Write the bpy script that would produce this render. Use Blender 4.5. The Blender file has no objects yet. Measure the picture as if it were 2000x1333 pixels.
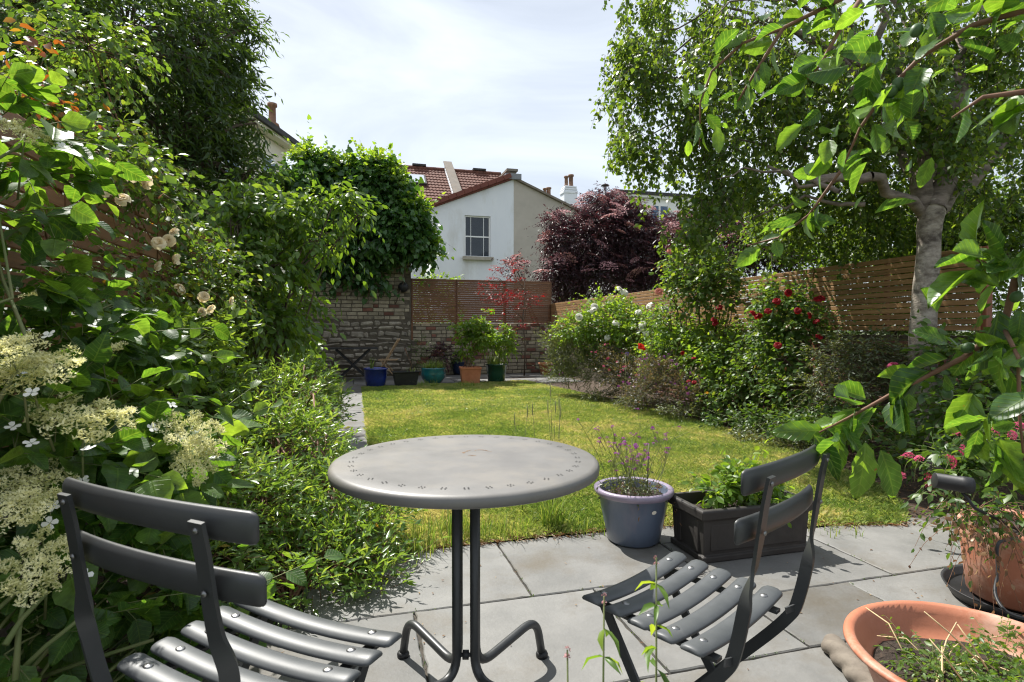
import bpy, bmesh, math, random
import numpy as np
from mathutils import Vector, Matrix, noise as mnoise

# ------------------------------------------------------------------ camera, sky, sun, exposure
SC = bpy.context.scene
COL = SC.collection
TH = math.radians(15.5)          # camera is turned right of the garden's long axis (+Y)
EYE = 1.11
FPX = 1111.0                     # focal length in pixels of the 2000 px wide photograph
PIT = math.atan(21.5 / FPX)
cd = bpy.data.cameras.new('camera'); cam = bpy.data.objects.new('camera', cd); COL.objects.link(cam)
cam.location = (0, 0, EYE); cam.rotation_euler = (math.pi/2 - PIT, 0, -TH)
cd.sensor_width = 36; cd.lens = 36*FPX/2000; cd.clip_start = 0.05; cd.clip_end = 2000
cd.dof.use_dof = True; cd.dof.focus_distance = 3.6; cd.dof.aperture_fstop = 9.0
SC.camera = cam

SUN_EL = math.radians(56)
SUN_DIR = Vector((-0.42, 0.91, 0)).normalized()          # horizontal direction towards the sun
world = bpy.data.worlds.new('World'); SC.world = world; world.use_nodes = True
wn, wl = world.node_tree.nodes, world.node_tree.links
wn.clear()
wo = wn.new('ShaderNodeOutputWorld'); bg = wn.new('ShaderNodeBackground'); bg.inputs[1].default_value = 0.0425
sky = wn.new('ShaderNodeTexSky'); sky.sky_type = 'NISHITA'; sky.sun_disc = False
sky.sun_elevation = SUN_EL; sky.sun_rotation = math.atan2(SUN_DIR.x, SUN_DIR.y)
sky.air_density = 1.0; sky.dust_density = 1.6; sky.ozone_density = 1.3
tc = wn.new('ShaderNodeTexCoord'); mp = wn.new('ShaderNodeMapping'); mp.inputs['Scale'].default_value = (1.0, 2.2, 3.2)
mp.inputs['Rotation'].default_value = (0.2, 0.35, 0.6)
nz = wn.new('ShaderNodeTexNoise'); nz.inputs['Scale'].default_value = 1.7; nz.inputs['Detail'].default_value = 7; nz.inputs['Roughness'].default_value = 0.55; nz.inputs['Distortion'].default_value = 0.7
rp = wn.new('ShaderNodeValToRGB'); rp.color_ramp.elements[0].position = 0.36; rp.color_ramp.elements[1].position = 0.72
rp.color_ramp.elements[0].color = (0.36, 0.36, 0.36, 1); rp.color_ramp.elements[1].color = (0.64, 0.64, 0.64, 1)
mx = wn.new('ShaderNodeMixRGB'); mx.inputs[2].default_value = (19.5, 20.9, 22.6, 1)
wl.new(tc.outputs['Generated'], mp.inputs[0]); wl.new(mp.outputs[0], nz.inputs['Vector']); wl.new(nz.outputs[0], rp.inputs[0])
wl.new(rp.outputs[0], mx.inputs[0]); wl.new(sky.outputs[0], mx.inputs[1]); wl.new(mx.outputs[0], bg.inputs[0]); wl.new(bg.outputs[0], wo.inputs[0])

sd = bpy.data.lights.new('sun', 'SUN'); sd.energy = 5.0; sd.angle = math.radians(0.53); sd.color = (1.0, 0.965, 0.90)
sun = bpy.data.objects.new('sun', sd); COL.objects.link(sun); sun.location = (-5, 12, 14)
_l = Vector((-SUN_DIR.x*math.cos(SUN_EL), -SUN_DIR.y*math.cos(SUN_EL), -math.sin(SUN_EL)))
sun.rotation_euler = _l.to_track_quat('-Z', 'Y').to_euler()
SC.view_settings.view_transform = 'Standard'; SC.view_settings.look = 'None'
SC.view_settings.gamma = 1; SC.view_settings.use_curve_mapping = False
SC.view_settings.exposure = 0.88
SC.render.engine = 'CYCLES'
SC.cycles.use_denoising = True
SC.cycles.max_bounces = 5; SC.cycles.diffuse_bounces = 3; SC.cycles.glossy_bounces = 2; SC.cycles.transmission_bounces = 4
SC.cycles.sample_clamp_indirect = 6
SC.cycles.filter_width = 1.15
world.cycles.sampling_method = 'MANUAL'; world.cycles.sample_map_resolution = 512

# ------------------------------------------------------------------ small kit
CAMP = np.array([0, 0, EYE])
RV = np.array([math.cos(TH), -math.sin(TH), 0.0])
FV = np.array([math.sin(TH)*math.cos(PIT), math.cos(TH)*math.cos(PIT), -math.sin(PIT)])
UV_ = np.cross(RV, FV)
FH = np.array([math.sin(TH), math.cos(TH), 0.0]); ZV = np.array([0, 0, 1.0])
rng = np.random.default_rng(11); random.seed(5)
def pt(px, py, d):
    """the place seen at a photo pixel, d metres along the view"""
    return CAMP + d*(FV + RV*(px-1000)/FPX + UV_*(666.5-py)/FPX)
def gp(px, py, z=0.0):
    r = FV + RV*(px-1000)/FPX + UV_*(666.5-py)/FPX
    return CAMP + r*((z-EYE)/r[2])
def unit(v): return v/np.maximum(np.linalg.norm(v, axis=-1, keepdims=True), 1e-9)

def tag(o, label=None, cat=None, group=None, kind=None):
    if label: o['label'] = label
    if cat: o['category'] = cat
    if group: o['group'] = group
    if kind: o['kind'] = kind
    return o
def thing(name, label, cat, loc=(0, 0, 0), rz=0, group=None):
    o = bpy.data.objects.new(name, None); COL.objects.link(o); o.empty_display_size = 0.1
    o.location = loc; o.rotation_euler = (0, 0, rz)
    return tag(o, label, cat, group)
def put(name, me, mat=None, parent=None, world=True, loc=None, rot=None, kind=None, label=None):
    """link a mesh as one object; world=True: vertices are in world space below an unrotated root"""
    o = bpy.data.objects.new(name, me); COL.objects.link(o)
    if mat is not None and not me.materials: me.materials.append(mat)
    if loc is not None: o.location = loc
    if rot is not None: o.rotation_euler = rot
    if parent is not None:
        o.parent = parent
        if world:
            o.matrix_parent_inverse = Matrix.Translation(-(Vector(parent.location) if parent.type == 'EMPTY' else Vector((0, 0, 0))))
    if kind: o['kind'] = kind
    if label: o['label'] = label
    return o
class MB:
    def __init__(s): s.v = []; s.f = []; s.sm = []
    def add(s, vs, fs, smooth=False):
        b = len(s.v); s.v += [tuple(map(float, v)) for v in vs]
        for f in fs: s.f.append(tuple(b+i for i in f)); s.sm.append(smooth)
        return s
    def box(s, x0, x1, y0, y1, z0, z1):
        return s.add([(x0,y0,z0),(x1,y0,z0),(x1,y1,z0),(x0,y1,z0),(x0,y0,z1),(x1,y0,z1),(x1,y1,z1),(x0,y1,z1)],
                     [(0,3,2,1),(4,5,6,7),(0,1,5,4),(1,2,6,5),(2,3,7,6),(3,0,4,7)])
    def obox(s, a, b, w, h, up=(0, 0, 1)):
        """bar from a to b, w across, h along up"""
        a, b = np.array(a, float), np.array(b, float); d = unit(b-a); x = unit(np.cross(d, np.array(up, float))); u = np.cross(x, d)
        vs = [p + x*sx*w/2 + u*su*h/2 for p in (a, b) for sx, su in ((-1,-1),(1,-1),(1,1),(-1,1))]
        return s.add(vs, [(0,1,2,3),(7,6,5,4),(0,4,5,1),(1,5,6,2),(2,6,7,3),(3,7,4,0)])
    def tube(s, path, rad, sides=8, caps=True, flat=None, twist=None):
        P = np.array(path, float); n = len(P)
        R = np.full(n, rad, float) if np.isscalar(rad) else np.array(rad, float)
        T = unit(np.gradient(P, axis=0)); ref = np.array([0, 0, 1.0]) if abs(T[0][2]) < .9 else np.array([1.0, 0, 0])
        x = unit(np.cross(T[0], ref)); vs = []
        for i in range(n):
            x = unit(x - T[i]*np.dot(x, T[i])); y = np.cross(T[i], x)
            for k in range(sides):
                a = 2*math.pi*k/sides
                vs.append(P[i] + R[i]*(math.cos(a)*x + math.sin(a)*y))
        fs = [(i*sides+k, i*sides+(k+1) % sides, (i+1)*sides+(k+1) % sides, (i+1)*sides+k) for i in range(n-1) for k in range(sides)]
        if caps: fs += [tuple(range(sides))[::-1], tuple((n-1)*sides+k for k in range(sides))]
        return s.add(vs, fs, True)
    def sweep(s, path, xdirs, prof):
        """profile (list of (a,b)) swept along path; xdirs gives the direction of a at each point"""
        P = np.array(path, float); T = unit(np.gradient(P, axis=0)); m = len(prof); vs = []
        for i in range(len(P)):
            x = np.array(xdirs[i], float); x = unit(x - T[i]*np.dot(x, T[i])); y = np.cross(T[i], x)
            vs += [P[i] + x*a + y*b for a, b in prof]
        n = len(P)
        for k in range(m):          # every side has vertices of its own, so edges stay crisp and faces shade smoothly
            s.add([vs[i*m+q] for i in range(n) for q in (k, (k+1) % m)], [(2*i, 2*i+1, 2*i+3, 2*i+2) for i in range(n-1)], True)
        return s.add(vs[:m]+vs[-m:], [tuple(range(m))[::-1], tuple(range(m, 2*m))])
    def lathe(s, prof, n=40, c=(0, 0), smooth=True):
        m = len(prof); vs = [(c[0]+r*math.cos(2*math.pi*k/n), c[1]+r*math.sin(2*math.pi*k/n), z) for k in range(n) for r, z in prof]
        fs = [(k*m+i, ((k+1) % n)*m+i, ((k+1) % n)*m+i+1, k*m+i+1) for k in range(n) for i in range(m-1)]
        return s.add(vs, fs, smooth)
    def mesh(s, name):
        me = bpy.data.meshes.new(name); me.from_pydata(s.v, [], s.f)
        me.polygons.foreach_set('use_smooth', s.sm); me.validate(); me.update(); return me
    def put(s, name, mat, parent=None, world=True, bevel=0, seg=2, **k):
        o = put(name, s.mesh(name), mat, parent, world, **k)
        if bevel:
            b = o.modifiers.new('bevel', 'BEVEL'); b.width = bevel; b.segments = seg; b.limit_method = 'ANGLE'; b.angle_limit = math.radians(40)
        return o
def rough_box(name, sx, sy, sz, bev, jit, seed, cuts=0):
    r = random.Random(seed); bm = bmesh.new(); bmesh.ops.create_cube(bm, size=1)
    for v in bm.verts: v.co = Vector((v.co.x*sx, v.co.y*sy, v.co.z*sz))
    for v in bm.verts: v.co += Vector((r.uniform(-jit, jit), r.uniform(-jit, jit)*.5, r.uniform(-jit, jit)))
    bmesh.ops.bevel(bm, geom=list(bm.edges), offset=bev, segments=1, affect='EDGES', profile=.5)
    for v in bm.verts: v.co += Vector((r.uniform(-jit, jit), r.uniform(-jit, jit), r.uniform(-jit, jit)))*.25
    me = bpy.data.meshes.new(name); bm.to_mesh(me); bm.free()
    return me

# ------------------------------------------------------------------ materials
def nmat(name):
    m = bpy.data.materials.new(name); m.use_nodes = True; n, l = m.node_tree.nodes, m.node_tree.links; n.clear()
    o = n.new('ShaderNodeOutputMaterial'); b = n.new('ShaderNodeBsdfPrincipled'); l.new(b.outputs[0], o.inputs[0]); return m, n, l, b, o
def c4(c): return (c[0], c[1], c[2], 1)
def surf(name, c1, c2, scale=6, rough=.7, bump=.3, bscale=40, c3=None, s3=1.2, t3=.58, orand=0., stretch=(1,1,1), spec=.4, metal=0., rvar=.12, bdist=.004, coat=0, detail=6):
    m, n, l, b, o = nmat(name)
    tc = n.new('ShaderNodeTexCoord'); mp = n.new('ShaderNodeMapping'); mp.inputs['Scale'].default_value = stretch
    l.new(tc.outputs['Object'], mp.inputs[0]); vec = mp.outputs[0]
    if orand:
        oi = n.new('ShaderNodeObjectInfo'); ad = n.new('ShaderNodeVectorMath'); ad.operation = 'MULTIPLY_ADD'
        ad.inputs[1].default_value = (37, 91, 53); l.new(oi.outputs['Random'], ad.inputs[0]); l.new(vec, ad.inputs[2]); vec = ad.outputs[0]
    nz = n.new('ShaderNodeTexNoise'); nz.inputs['Scale'].default_value = scale; nz.inputs['Detail'].default_value = detail; nz.inputs['Roughness'].default_value = .62
    l.new(vec, nz.inputs['Vector'])
    rp = n.new('ShaderNodeValToRGB'); rp.color_ramp.elements[0].position = .33; rp.color_ramp.elements[1].position = .68
    rp.color_ramp.elements[0].color = c4(c1); rp.color_ramp.elements[1].color = c4(c2); l.new(nz.outputs[0], rp.inputs[0]); col = rp.outputs[0]
    if c3 is not None:
        n3 = n.new('ShaderNodeTexNoise'); n3.inputs['Scale'].default_value = s3; n3.inputs['Detail'].default_value = 8; n3.inputs['Roughness'].default_value = .68; l.new(vec, n3.inputs['Vector'])
        r3 = n.new('ShaderNodeValToRGB'); r3.color_ramp.elements[0].position = t3-.09; r3.color_ramp.elements[1].position = t3+.09; l.new(n3.outputs[0], r3.inputs[0])
        x3 = n.new('ShaderNodeMixRGB'); l.new(r3.outputs[0], x3.inputs[0]); l.new(col, x3.inputs[1]); x3.inputs[2].default_value = c4(c3); col = x3.outputs[0]
    if orand:
        mr = n.new('ShaderNodeMapRange'); mr.inputs['To Min'].default_value = 1-orand; mr.inputs['To Max'].default_value = 1+orand; l.new(oi.outputs['Random'], mr.inputs[0])
        hs = n.new('ShaderNodeHueSaturation'); l.new(mr.outputs[0], hs.inputs['Value']); l.new(col, hs.inputs['Color']); col = hs.outputs[0]
    l.new(col, b.inputs['Base Color'])
    mr2 = n.new('ShaderNodeMapRange'); mr2.inputs['To Min'].default_value = max(.04, rough-rvar); mr2.inputs['To Max'].default_value = min(1, rough+rvar); l.new(nz.outputs[0], mr2.inputs[0]); l.new(mr2.outputs[0], b.inputs['Roughness'])
    b.inputs['Specular IOR Level'].default_value = spec; b.inputs['Metallic'].default_value = metal
    if coat: b.inputs['Coat Weight'].default_value = coat; b.inputs['Coat Roughness'].default_value = .12
    if bump:
        nb = n.new('ShaderNodeTexNoise'); nb.inputs['Scale'].default_value = bscale; nb.inputs['Detail'].default_value = 5; l.new(vec, nb.inputs['Vector'])
        bp = n.new('ShaderNodeBump'); bp.inputs['Strength'].default_value = bump; bp.inputs['Distance'].default_value = bdist; l.new(nb.outputs[0], bp.inputs['Height']); l.new(bp.outputs[0], b.inputs['Normal'])
    return m
def leafmat(name, stops, trans=.42, tcol=None, rough=.42, spec=.5, veins=False, tboost=1.0, back=None):
    """leaf: colour from the per-leaf number 'rnd', light passing through it"""
    m, n, l, b, o = nmat(name)
    at = n.new('ShaderNodeAttribute'); at.attribute_name = 'rnd'
    rp = n.new('ShaderNodeValToRGB'); el = rp.color_ramp.elements
    while len(el) < len(stops): el.new(.5)
    for e, (p, c) in zip(el, stops): e.position = p; e.color = c4(c)
    l.new(at.outputs['Fac'], rp.inputs[0]); col = rp.outputs[0]
    if veins:
        uv = n.new('ShaderNodeAttribute'); uv.attribute_name = 'luv'
        sp = n.new('ShaderNodeSeparateXYZ'); l.new(uv.outputs['Vector'], sp.inputs[0])
        ab = n.new('ShaderNodeMath'); ab.operation = 'ABSOLUTE'; l.new(sp.outputs[1], ab.inputs[0])
        w = n.new('ShaderNodeMath'); w.operation = 'MULTIPLY_ADD'; l.new(ab.outputs[0], w.inputs[0]); w.inputs[1].default_value = -.55; l.new(sp.outputs[0], w.inputs[2])
        s = n.new('ShaderNodeMath'); s.operation = 'MULTIPLY'; s.inputs[1].default_value = 48; l.new(w.outputs[0], s.inputs[0])
        si = n.new('ShaderNodeMath'); si.operation = 'SINE'; l.new(s.outputs[0], si.inputs[0])
        r1 = n.new('ShaderNodeMapRange'); r1.inputs['From Min'].default_value = .82; r1.inputs['From Max'].default_value = 1.0; l.new(si.outputs[0], r1.inputs[0])
        r2 = n.new('ShaderNodeMapRange'); r2.inputs['From Min'].default_value = .035; r2.inputs['From Max'].default_value = .012; l.new(ab.outputs[0], r2.inputs[0])
        mx = n.new('ShaderNodeMath'); mx.operation = 'MAXIMUM'; l.new(r1.outputs[0], mx.inputs[0]); l.new(r2.outputs[0], mx.inputs[1])
        mm = n.new('ShaderNodeMath'); mm.operation = 'MULTIPLY'; mm.inputs[1].default_value = .45; l.new(mx.outputs[0], mm.inputs[0])
        vx = n.new('ShaderNodeMixRGB'); l.new(mm.outputs[0], vx.inputs[0]); l.new(col, vx.inputs[1]); vx.inputs[2].default_value = (.16, .26, .06, 1); col = vx.outputs[0]
        oi = n.new('ShaderNodeObjectInfo'); va = n.new('ShaderNodeVectorMath'); va.operation = 'MULTIPLY_ADD'; va.inputs[1].default_value = (31, 17, 53); l.new(oi.outputs['Random'], va.inputs[0]); l.new(uv.outputs['Vector'], va.inputs[2])
        nz = n.new('ShaderNodeTexNoise'); nz.inputs['Scale'].default_value = 3.2; nz.inputs['Detail'].default_value = 6; l.new(va.outputs[0], nz.inputs['Vector'])
        mv = n.new('ShaderNodeMapRange'); mv.inputs['To Min'].default_value = .62; mv.inputs['To Max'].default_value = 1.35; mv.inputs['From Min'].default_value = .3; mv.inputs['From Max'].default_value = .7; l.new(nz.outputs[0], mv.inputs[0])
        hv = n.new('ShaderNodeHueSaturation'); l.new(mv.outputs[0], hv.inputs['Value']); l.new(col, hv.inputs['Color']); col = hv.outputs[0]
        ns = n.new('ShaderNodeTexNoise'); ns.inputs['Scale'].default_value = 9; ns.inputs['Detail'].default_value = 2; l.new(va.outputs[0], ns.inputs['Vector'])
        ms_ = n.new('ShaderNodeMapRange'); ms_.inputs['From Min'].default_value = .74; ms_.inputs['From Max'].default_value = .78; l.new(ns.outputs[0], ms_.inputs[0])
        bx = n.new('ShaderNodeMixRGB'); l.new(ms_.outputs[0], bx.inputs[0]); l.new(col, bx.inputs[1]); bx.inputs[2].default_value = (.16, .09, .03, 1); col = bx.outputs[0]
        bp = n.new('ShaderNodeBump'); bp.inputs['Strength'].default_value = .7; bp.inputs['Distance'].default_value = .002; bp.invert = True
        l.new(mx.outputs[0], bp.inputs['Height']); l.new(bp.outputs[0], b.inputs['Normal'])
    l.new(col, b.inputs['Base Color']); b.inputs['Roughness'].default_value = rough; b.inputs['Specular IOR Level'].default_value = spec
    tr = n.new('ShaderNodeBsdfTranslucent'); hs = n.new('ShaderNodeMixRGB'); hs.blend_type = 'MULTIPLY'; hs.inputs[0].default_value = 1
    hs.inputs[2].default_value = c4(tcol or (2.7*tboost, 2.35*tboost, .7*tboost)); l.new(col, hs.inputs[1]); l.new(hs.outputs[0], tr.inputs[0])
    ms = n.new('ShaderNodeMixShader'); ms.inputs[0].default_value = trans; l.new(b.outputs[0], ms.inputs[1]); l.new(tr.outputs[0], ms.inputs[2]); l.new(ms.outputs[0], o.inputs[0])
    return m

M = {}
M['slate'] = surf('grey_slate_paving', (.130,.129,.123), (.178,.175,.166), 4.5, .62, .5, 70, c3=(.115,.102,.082), s3=1.6, t3=.59, orand=.16, spec=.35, bdist=.003)
M['joint'] = surf('dark_joint_sand', (.035,.03,.025), (.08,.07,.055), 30, .95, .4, 120)
M['compost'] = surf('dark_compost', (.016,.011,.008), (.05,.034,.024), 40, .95, 1., 80, c3=(.08,.055,.038), s3=45, t3=.64, bdist=.02)
M['soil'] = surf('brown_soil_and_bark', (.035,.024,.016), (.10,.068,.045), 26, .95, .9, 60, c3=(.15,.10,.065), s3=30, t3=.62, bdist=.02)
M['turf'] = surf('turf_ground', (.17,.19,.04), (.26,.26,.07), 7, .95, .8, 150, c3=(.32,.27,.11), s3=2.2, t3=.62, bdist=.012)
M['field'] = surf('grass_ground', (.05,.07,.02), (.09,.10,.04), 2, .95, .3, 20)
M['mortar'] = surf('old_mortar', (.075,.062,.045), (.13,.11,.08), 14, .95, .8, 60, bdist=.008)
M['cream_brick'] = surf('cream_brick', (.24,.205,.145), (.39,.34,.245), 9, .9, .6, 60, c3=(.16,.13,.10), s3=6, t3=.62, orand=.28, bdist=.006)
M['red_brick'] = surf('red_brick', (.13,.055,.04), (.22,.10,.07), 9, .9, .6, 60, c3=(.14,.10,.08), s3=6, t3=.62, orand=.28, bdist=.006)
M['stone'] = surf('rubble_stone', (.22,.195,.15), (.38,.34,.27), 7, .92, .8, 40, c3=(.15,.13,.11), s3=4, t3=.58, orand=.25, bdist=.012)
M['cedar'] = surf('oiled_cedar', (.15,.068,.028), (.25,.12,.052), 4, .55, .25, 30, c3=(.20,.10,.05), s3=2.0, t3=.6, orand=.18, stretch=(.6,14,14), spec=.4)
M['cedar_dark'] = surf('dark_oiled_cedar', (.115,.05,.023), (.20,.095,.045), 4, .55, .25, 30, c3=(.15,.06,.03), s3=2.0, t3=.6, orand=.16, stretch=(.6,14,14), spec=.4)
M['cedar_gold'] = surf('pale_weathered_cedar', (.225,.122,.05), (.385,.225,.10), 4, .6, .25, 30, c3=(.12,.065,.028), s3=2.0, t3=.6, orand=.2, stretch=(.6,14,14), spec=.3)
M['post'] = surf('red_brown_post', (.17,.055,.025), (.25,.09,.04), 5, .6, .2, 30, stretch=(8,8,1))
M['white_render'] = surf('white_render', (.72,.745,.79), (.79,.81,.84), 1.6, .9, .4, 24, c3=(.62,.62,.61), s3=1.3, t3=.62, stretch=(1,1,.35))
M['beige_render'] = surf('beige_render', (.42,.38,.33), (.50,.455,.395), 1.4, .92, .25, 25, c3=(.38,.34,.295), s3=.7, t3=.6)
M['cream_render'] = surf('cream_render', (.68,.63,.52), (.76,.71,.60), 1.4, .9, .2, 25)
M['white_paint'] = surf('white_gloss_paint', (.78,.78,.77), (.84,.84,.83), 5, .35, .05, 20)
M['concrete'] = surf('weathered_concrete', (.15,.13,.108), (.23,.20,.17), 4, .9, .5, 25, c3=(.20,.16,.12), s3=3, t3=.6)
M['pantile'] = surf('brown_red_pantile', (.095,.04,.03), (.17,.07,.047), 9, .9, .3, 20, c3=(.11,.05,.038), s3=3.5, t3=.58)
M['verge'] = surf('red_verge_tile', (.13,.036,.026), (.19,.06,.04), 6, .7, .2, 20)
M['lead'] = surf('lead_flashing', (.16,.17,.19), (.24,.25,.27), 4, .6, .2, 20)
M['dark_roof'] = surf('dark_flat_roof', (.03,.03,.032), (.06,.058,.055), 4, .8, .2, 20)
M['terra_chim'] = surf('chimney_clay', (.17,.085,.055), (.28,.17,.11), 6, .85, .4, 25, c3=(.10,.07,.05), s3=5, t3=.6)
M['lintel'] = surf('stone_sill', (.34,.31,.26), (.44,.40,.34), 7, .9, .3, 40)
def glass(name, col, rough=.03):
    m, n, l, b, o = nmat(name); b.inputs['Base Color'].default_value = c4(col); b.inputs['Roughness'].default_value = rough
    b.inputs['Specular IOR Level'].default_value = .5
    tc = n.new('ShaderNodeTexCoord'); nb = n.new('ShaderNodeTexNoise'); nb.inputs['Scale'].default_value = 1.5; l.new(tc.outputs['Object'], nb.inputs['Vector'])
    bp = n.new('ShaderNodeBump'); bp.inputs['Strength'].default_value = .05; bp.inputs['Distance'].default_value = .02; l.new(nb.outputs[0], bp.inputs['Height']); l.new(bp.outputs[0], b.inputs['Normal'])
    return m
def clear_pane(name):
    m, n, l, b, o = nmat(name); b.inputs['Base Color'].default_value = (.05, .065, .085, 1); b.inputs['Roughness'].default_value = .03; b.inputs['Specular IOR Level'].default_value = .6
    t = n.new('ShaderNodeBsdfTransparent'); t.inputs[0].default_value = (.75, .8, .82, 1); x = n.new('ShaderNodeMixShader'); x.inputs[0].default_value = .42; l.new(t.outputs[0], x.inputs[2]); l.new(b.outputs[0], x.inputs[1]); l.new(x.outputs[0], o.inputs[0]); return m
M['pane_clear'] = clear_pane('clear_window_glass')
M['glass'] = glass('window_glass', (.035, .05, .075)); M['glass_blue'] = glass('blue_window_glass', (.05, .11, .20)); M['glass_sky'] = glass('skylight_glass', (.45, .5, .54), .08)

# ------------------------------------------------------------------ ground, paving, lawn
WX0, WX1, WY = -1.15, 4.92, 14.0            # left fence, right fence, back wall
tag(MB().add([(-500,-500,-.045),(500,-500,-.045),(500,700,-.045),(-500,700,-.045)], [(0,1,2,3)]).put('ground', M['field']), 'rough grassy ground of the plots all around', 'ground', kind='structure')
def grid_patch(x0, x1, y0, y1, n, m, f, z0):
    vs, fs = [], []
    for j in range(m+1):
        for i in range(n+1):
            x = x0+(x1-x0)*i/n; y = y0+(y1-y0)*j/m; vs.append((x, y, z0+f(x, y)))
    for j in range(m):
        for i in range(n): a = j*(n+1)+i; fs.append((a, a+1, a+n+2, a+n+1))
    return vs, fs
def bumpy(a, s): return lambda x, y: a*mnoise.noise((x*s, y*s, 3.1)) + a*.5*mnoise.noise((x*s*2.7, y*s*2.7, 9))
soil = MB()
soil.add(*grid_patch(3.0, 5.15, 2.3, 13.2, 30, 150, bumpy(.018, 2.5), -.005), smooth=True)
tag(soil.put('planting_bed', M['soil']), 'dark bark mulch bed along the slatted fence on the right', 'soil', kind='structure')
soil2 = MB(); soil2.add(*grid_patch(-1.2, -.33, .2, 13.9, 16, 190, bumpy(.015, 2.5), -.006), smooth=True)
soil2.add(*grid_patch(-1.2, .26, .1, 2.3, 20, 30, bumpy(.012, 2.5), -.034), smooth=True)
tag(soil2.put('soil_bed', M['soil']), 'shaded soil bed under the hedge and hydrangea', 'soil', kind='structure')
LAWN = [(.15,2.87),(1.6,2.87),(2.3,2.66),(3.02,2.5),(3.32,2.75),(3.62,3.3),(3.88,4.3),(3.98,5.5),(3.95,7.5),(3.85,9.3),(3.72,10.6),(3.6,11.9),(2.0,11.62),(.16,11.35)]
lawn_me = MB(); lawn_me.add([(x, y, .004) for x, y in LAWN], [tuple(range(len(LAWN)))])
tag(lawn_me.put('lawn', M['turf']), 'sunlit mown lawn between path and flower bed', 'lawn', kind='structure')
# slabs
def paving(root_name, label, rects, z_base, base_rect):
    root = tag(MB().box(*base_rect, z_base-.05, z_base).put(root_name, M['joint']), label, 'paving', kind='structure')
    cache = {}
    for (x0, x1, y0, y1) in rects:
        g = .0034; w, h = x1-x0-2*g, y1-y0-2*g; key = (round(w, 3), round(h, 3))
        if key not in cache:
            out = []; rr = random.Random(len(cache)+int(w*1000))
            for (xa, ya), (xb, yb) in (((-w/2,-h/2),(w/2,-h/2)), ((w/2,-h/2),(w/2,h/2)), ((w/2,h/2),(-w/2,h/2)), ((-w/2,h/2),(-w/2,-h/2))):
                L = math.hypot(xb-xa, yb-ya); k = max(6, int(L/.035)); nx, ny = (yb-ya)/L, -(xb-xa)/L
                for q in range(k):
                    t = q/k; e = -abs(rr.gauss(0, .0016))-(.004 if rr.random() < .06 else 0); out.append((xa+(xb-xa)*t+nx*e, ya+(yb-ya)*t+ny*e, nx, ny))
            m_ = len(out); mb2 = MB(); mb2.add([(x, y, -.04) for x, y, _, _ in out]+[(x, y, -.004) for x, y, _, _ in out]+[(x-nx*.004, y-ny*.004, 0) for x, y, nx, ny in out],
                [(a, (a+1) % m_, m_+(a+1) % m_, m_+a) for a in range(m_)]+[(m_+a, m_+(a+1) % m_, 2*m_+(a+1) % m_, 2*m_+a) for a in range(m_)]+[tuple(range(2*m_, 3*m_))])
            b = mb2.mesh('paving_slab'); b.materials.append(M['slate'])
            cache[key] = b
        o = put('paving_slab', cache[key], None, root, loc=((x0+x1)/2, (y0+y1)/2, .002+random.uniform(-.0015, .002)), rot=(random.uniform(-.002,.002), random.uniform(-.002,.002), random.choice((0, math.pi))))
    return root
R_ = [(-.2,.71,2.24,2.865),(.71,1.53,2.24,2.865),(1.53,2.35,2.0,2.62),(2.35,3.18,2.0,2.6),(3.18,3.9,2.0,2.6),(1.53,2.35,2.62,2.87),
      (-.6,.22,1.615,2.24),(.22,.98,1.615,2.24),(.98,1.53,1.615,2.24),(1.53,2.085,1.615,2.0),(2.085,2.9,1.615,2.0),(2.9,3.7,1.615,2.0)]
for k, (y0, y1, off) in enumerate(((1.0,1.615,.0),(.4,1.0,.35),(-.4,.4,.1),(-1.2,-.4,.5))):
    x = -.9+off
    while x < 3.6:
        w = random.choice((.6,.82,.9)); R_.append((x, x+w, y0, y1)); x += w
paving('patio', 'grey slate slab patio under the round table and chairs', R_, -.012, (-1.1, 4.2, -1.2, 2.862))
pr = []; y = 2.868
while y < 11.3: h = random.choice((.55,.6,.62,.75)); pr.append((-.33,.145,y,min(y+h,11.42))); y += h
paving('path', 'narrow grey slab path along the left edge of the lawn', pr, -.013, (-.332,.147,2.866,11.42))
pr = []; y = 11.43
for h in (.62,.62,.62,.6):
    x = -.9+random.uniform(0,.5)
    while x < 4.7: w = random.choice((.6,.9)); pr.append((x, min(x+w,4.8), y, y+h)); x += w
    y += h
paving('terrace', 'shaded slab terrace in front of the back wall', pr, -.014, (-1.1, 4.85, 11.425, 13.95))

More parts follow.
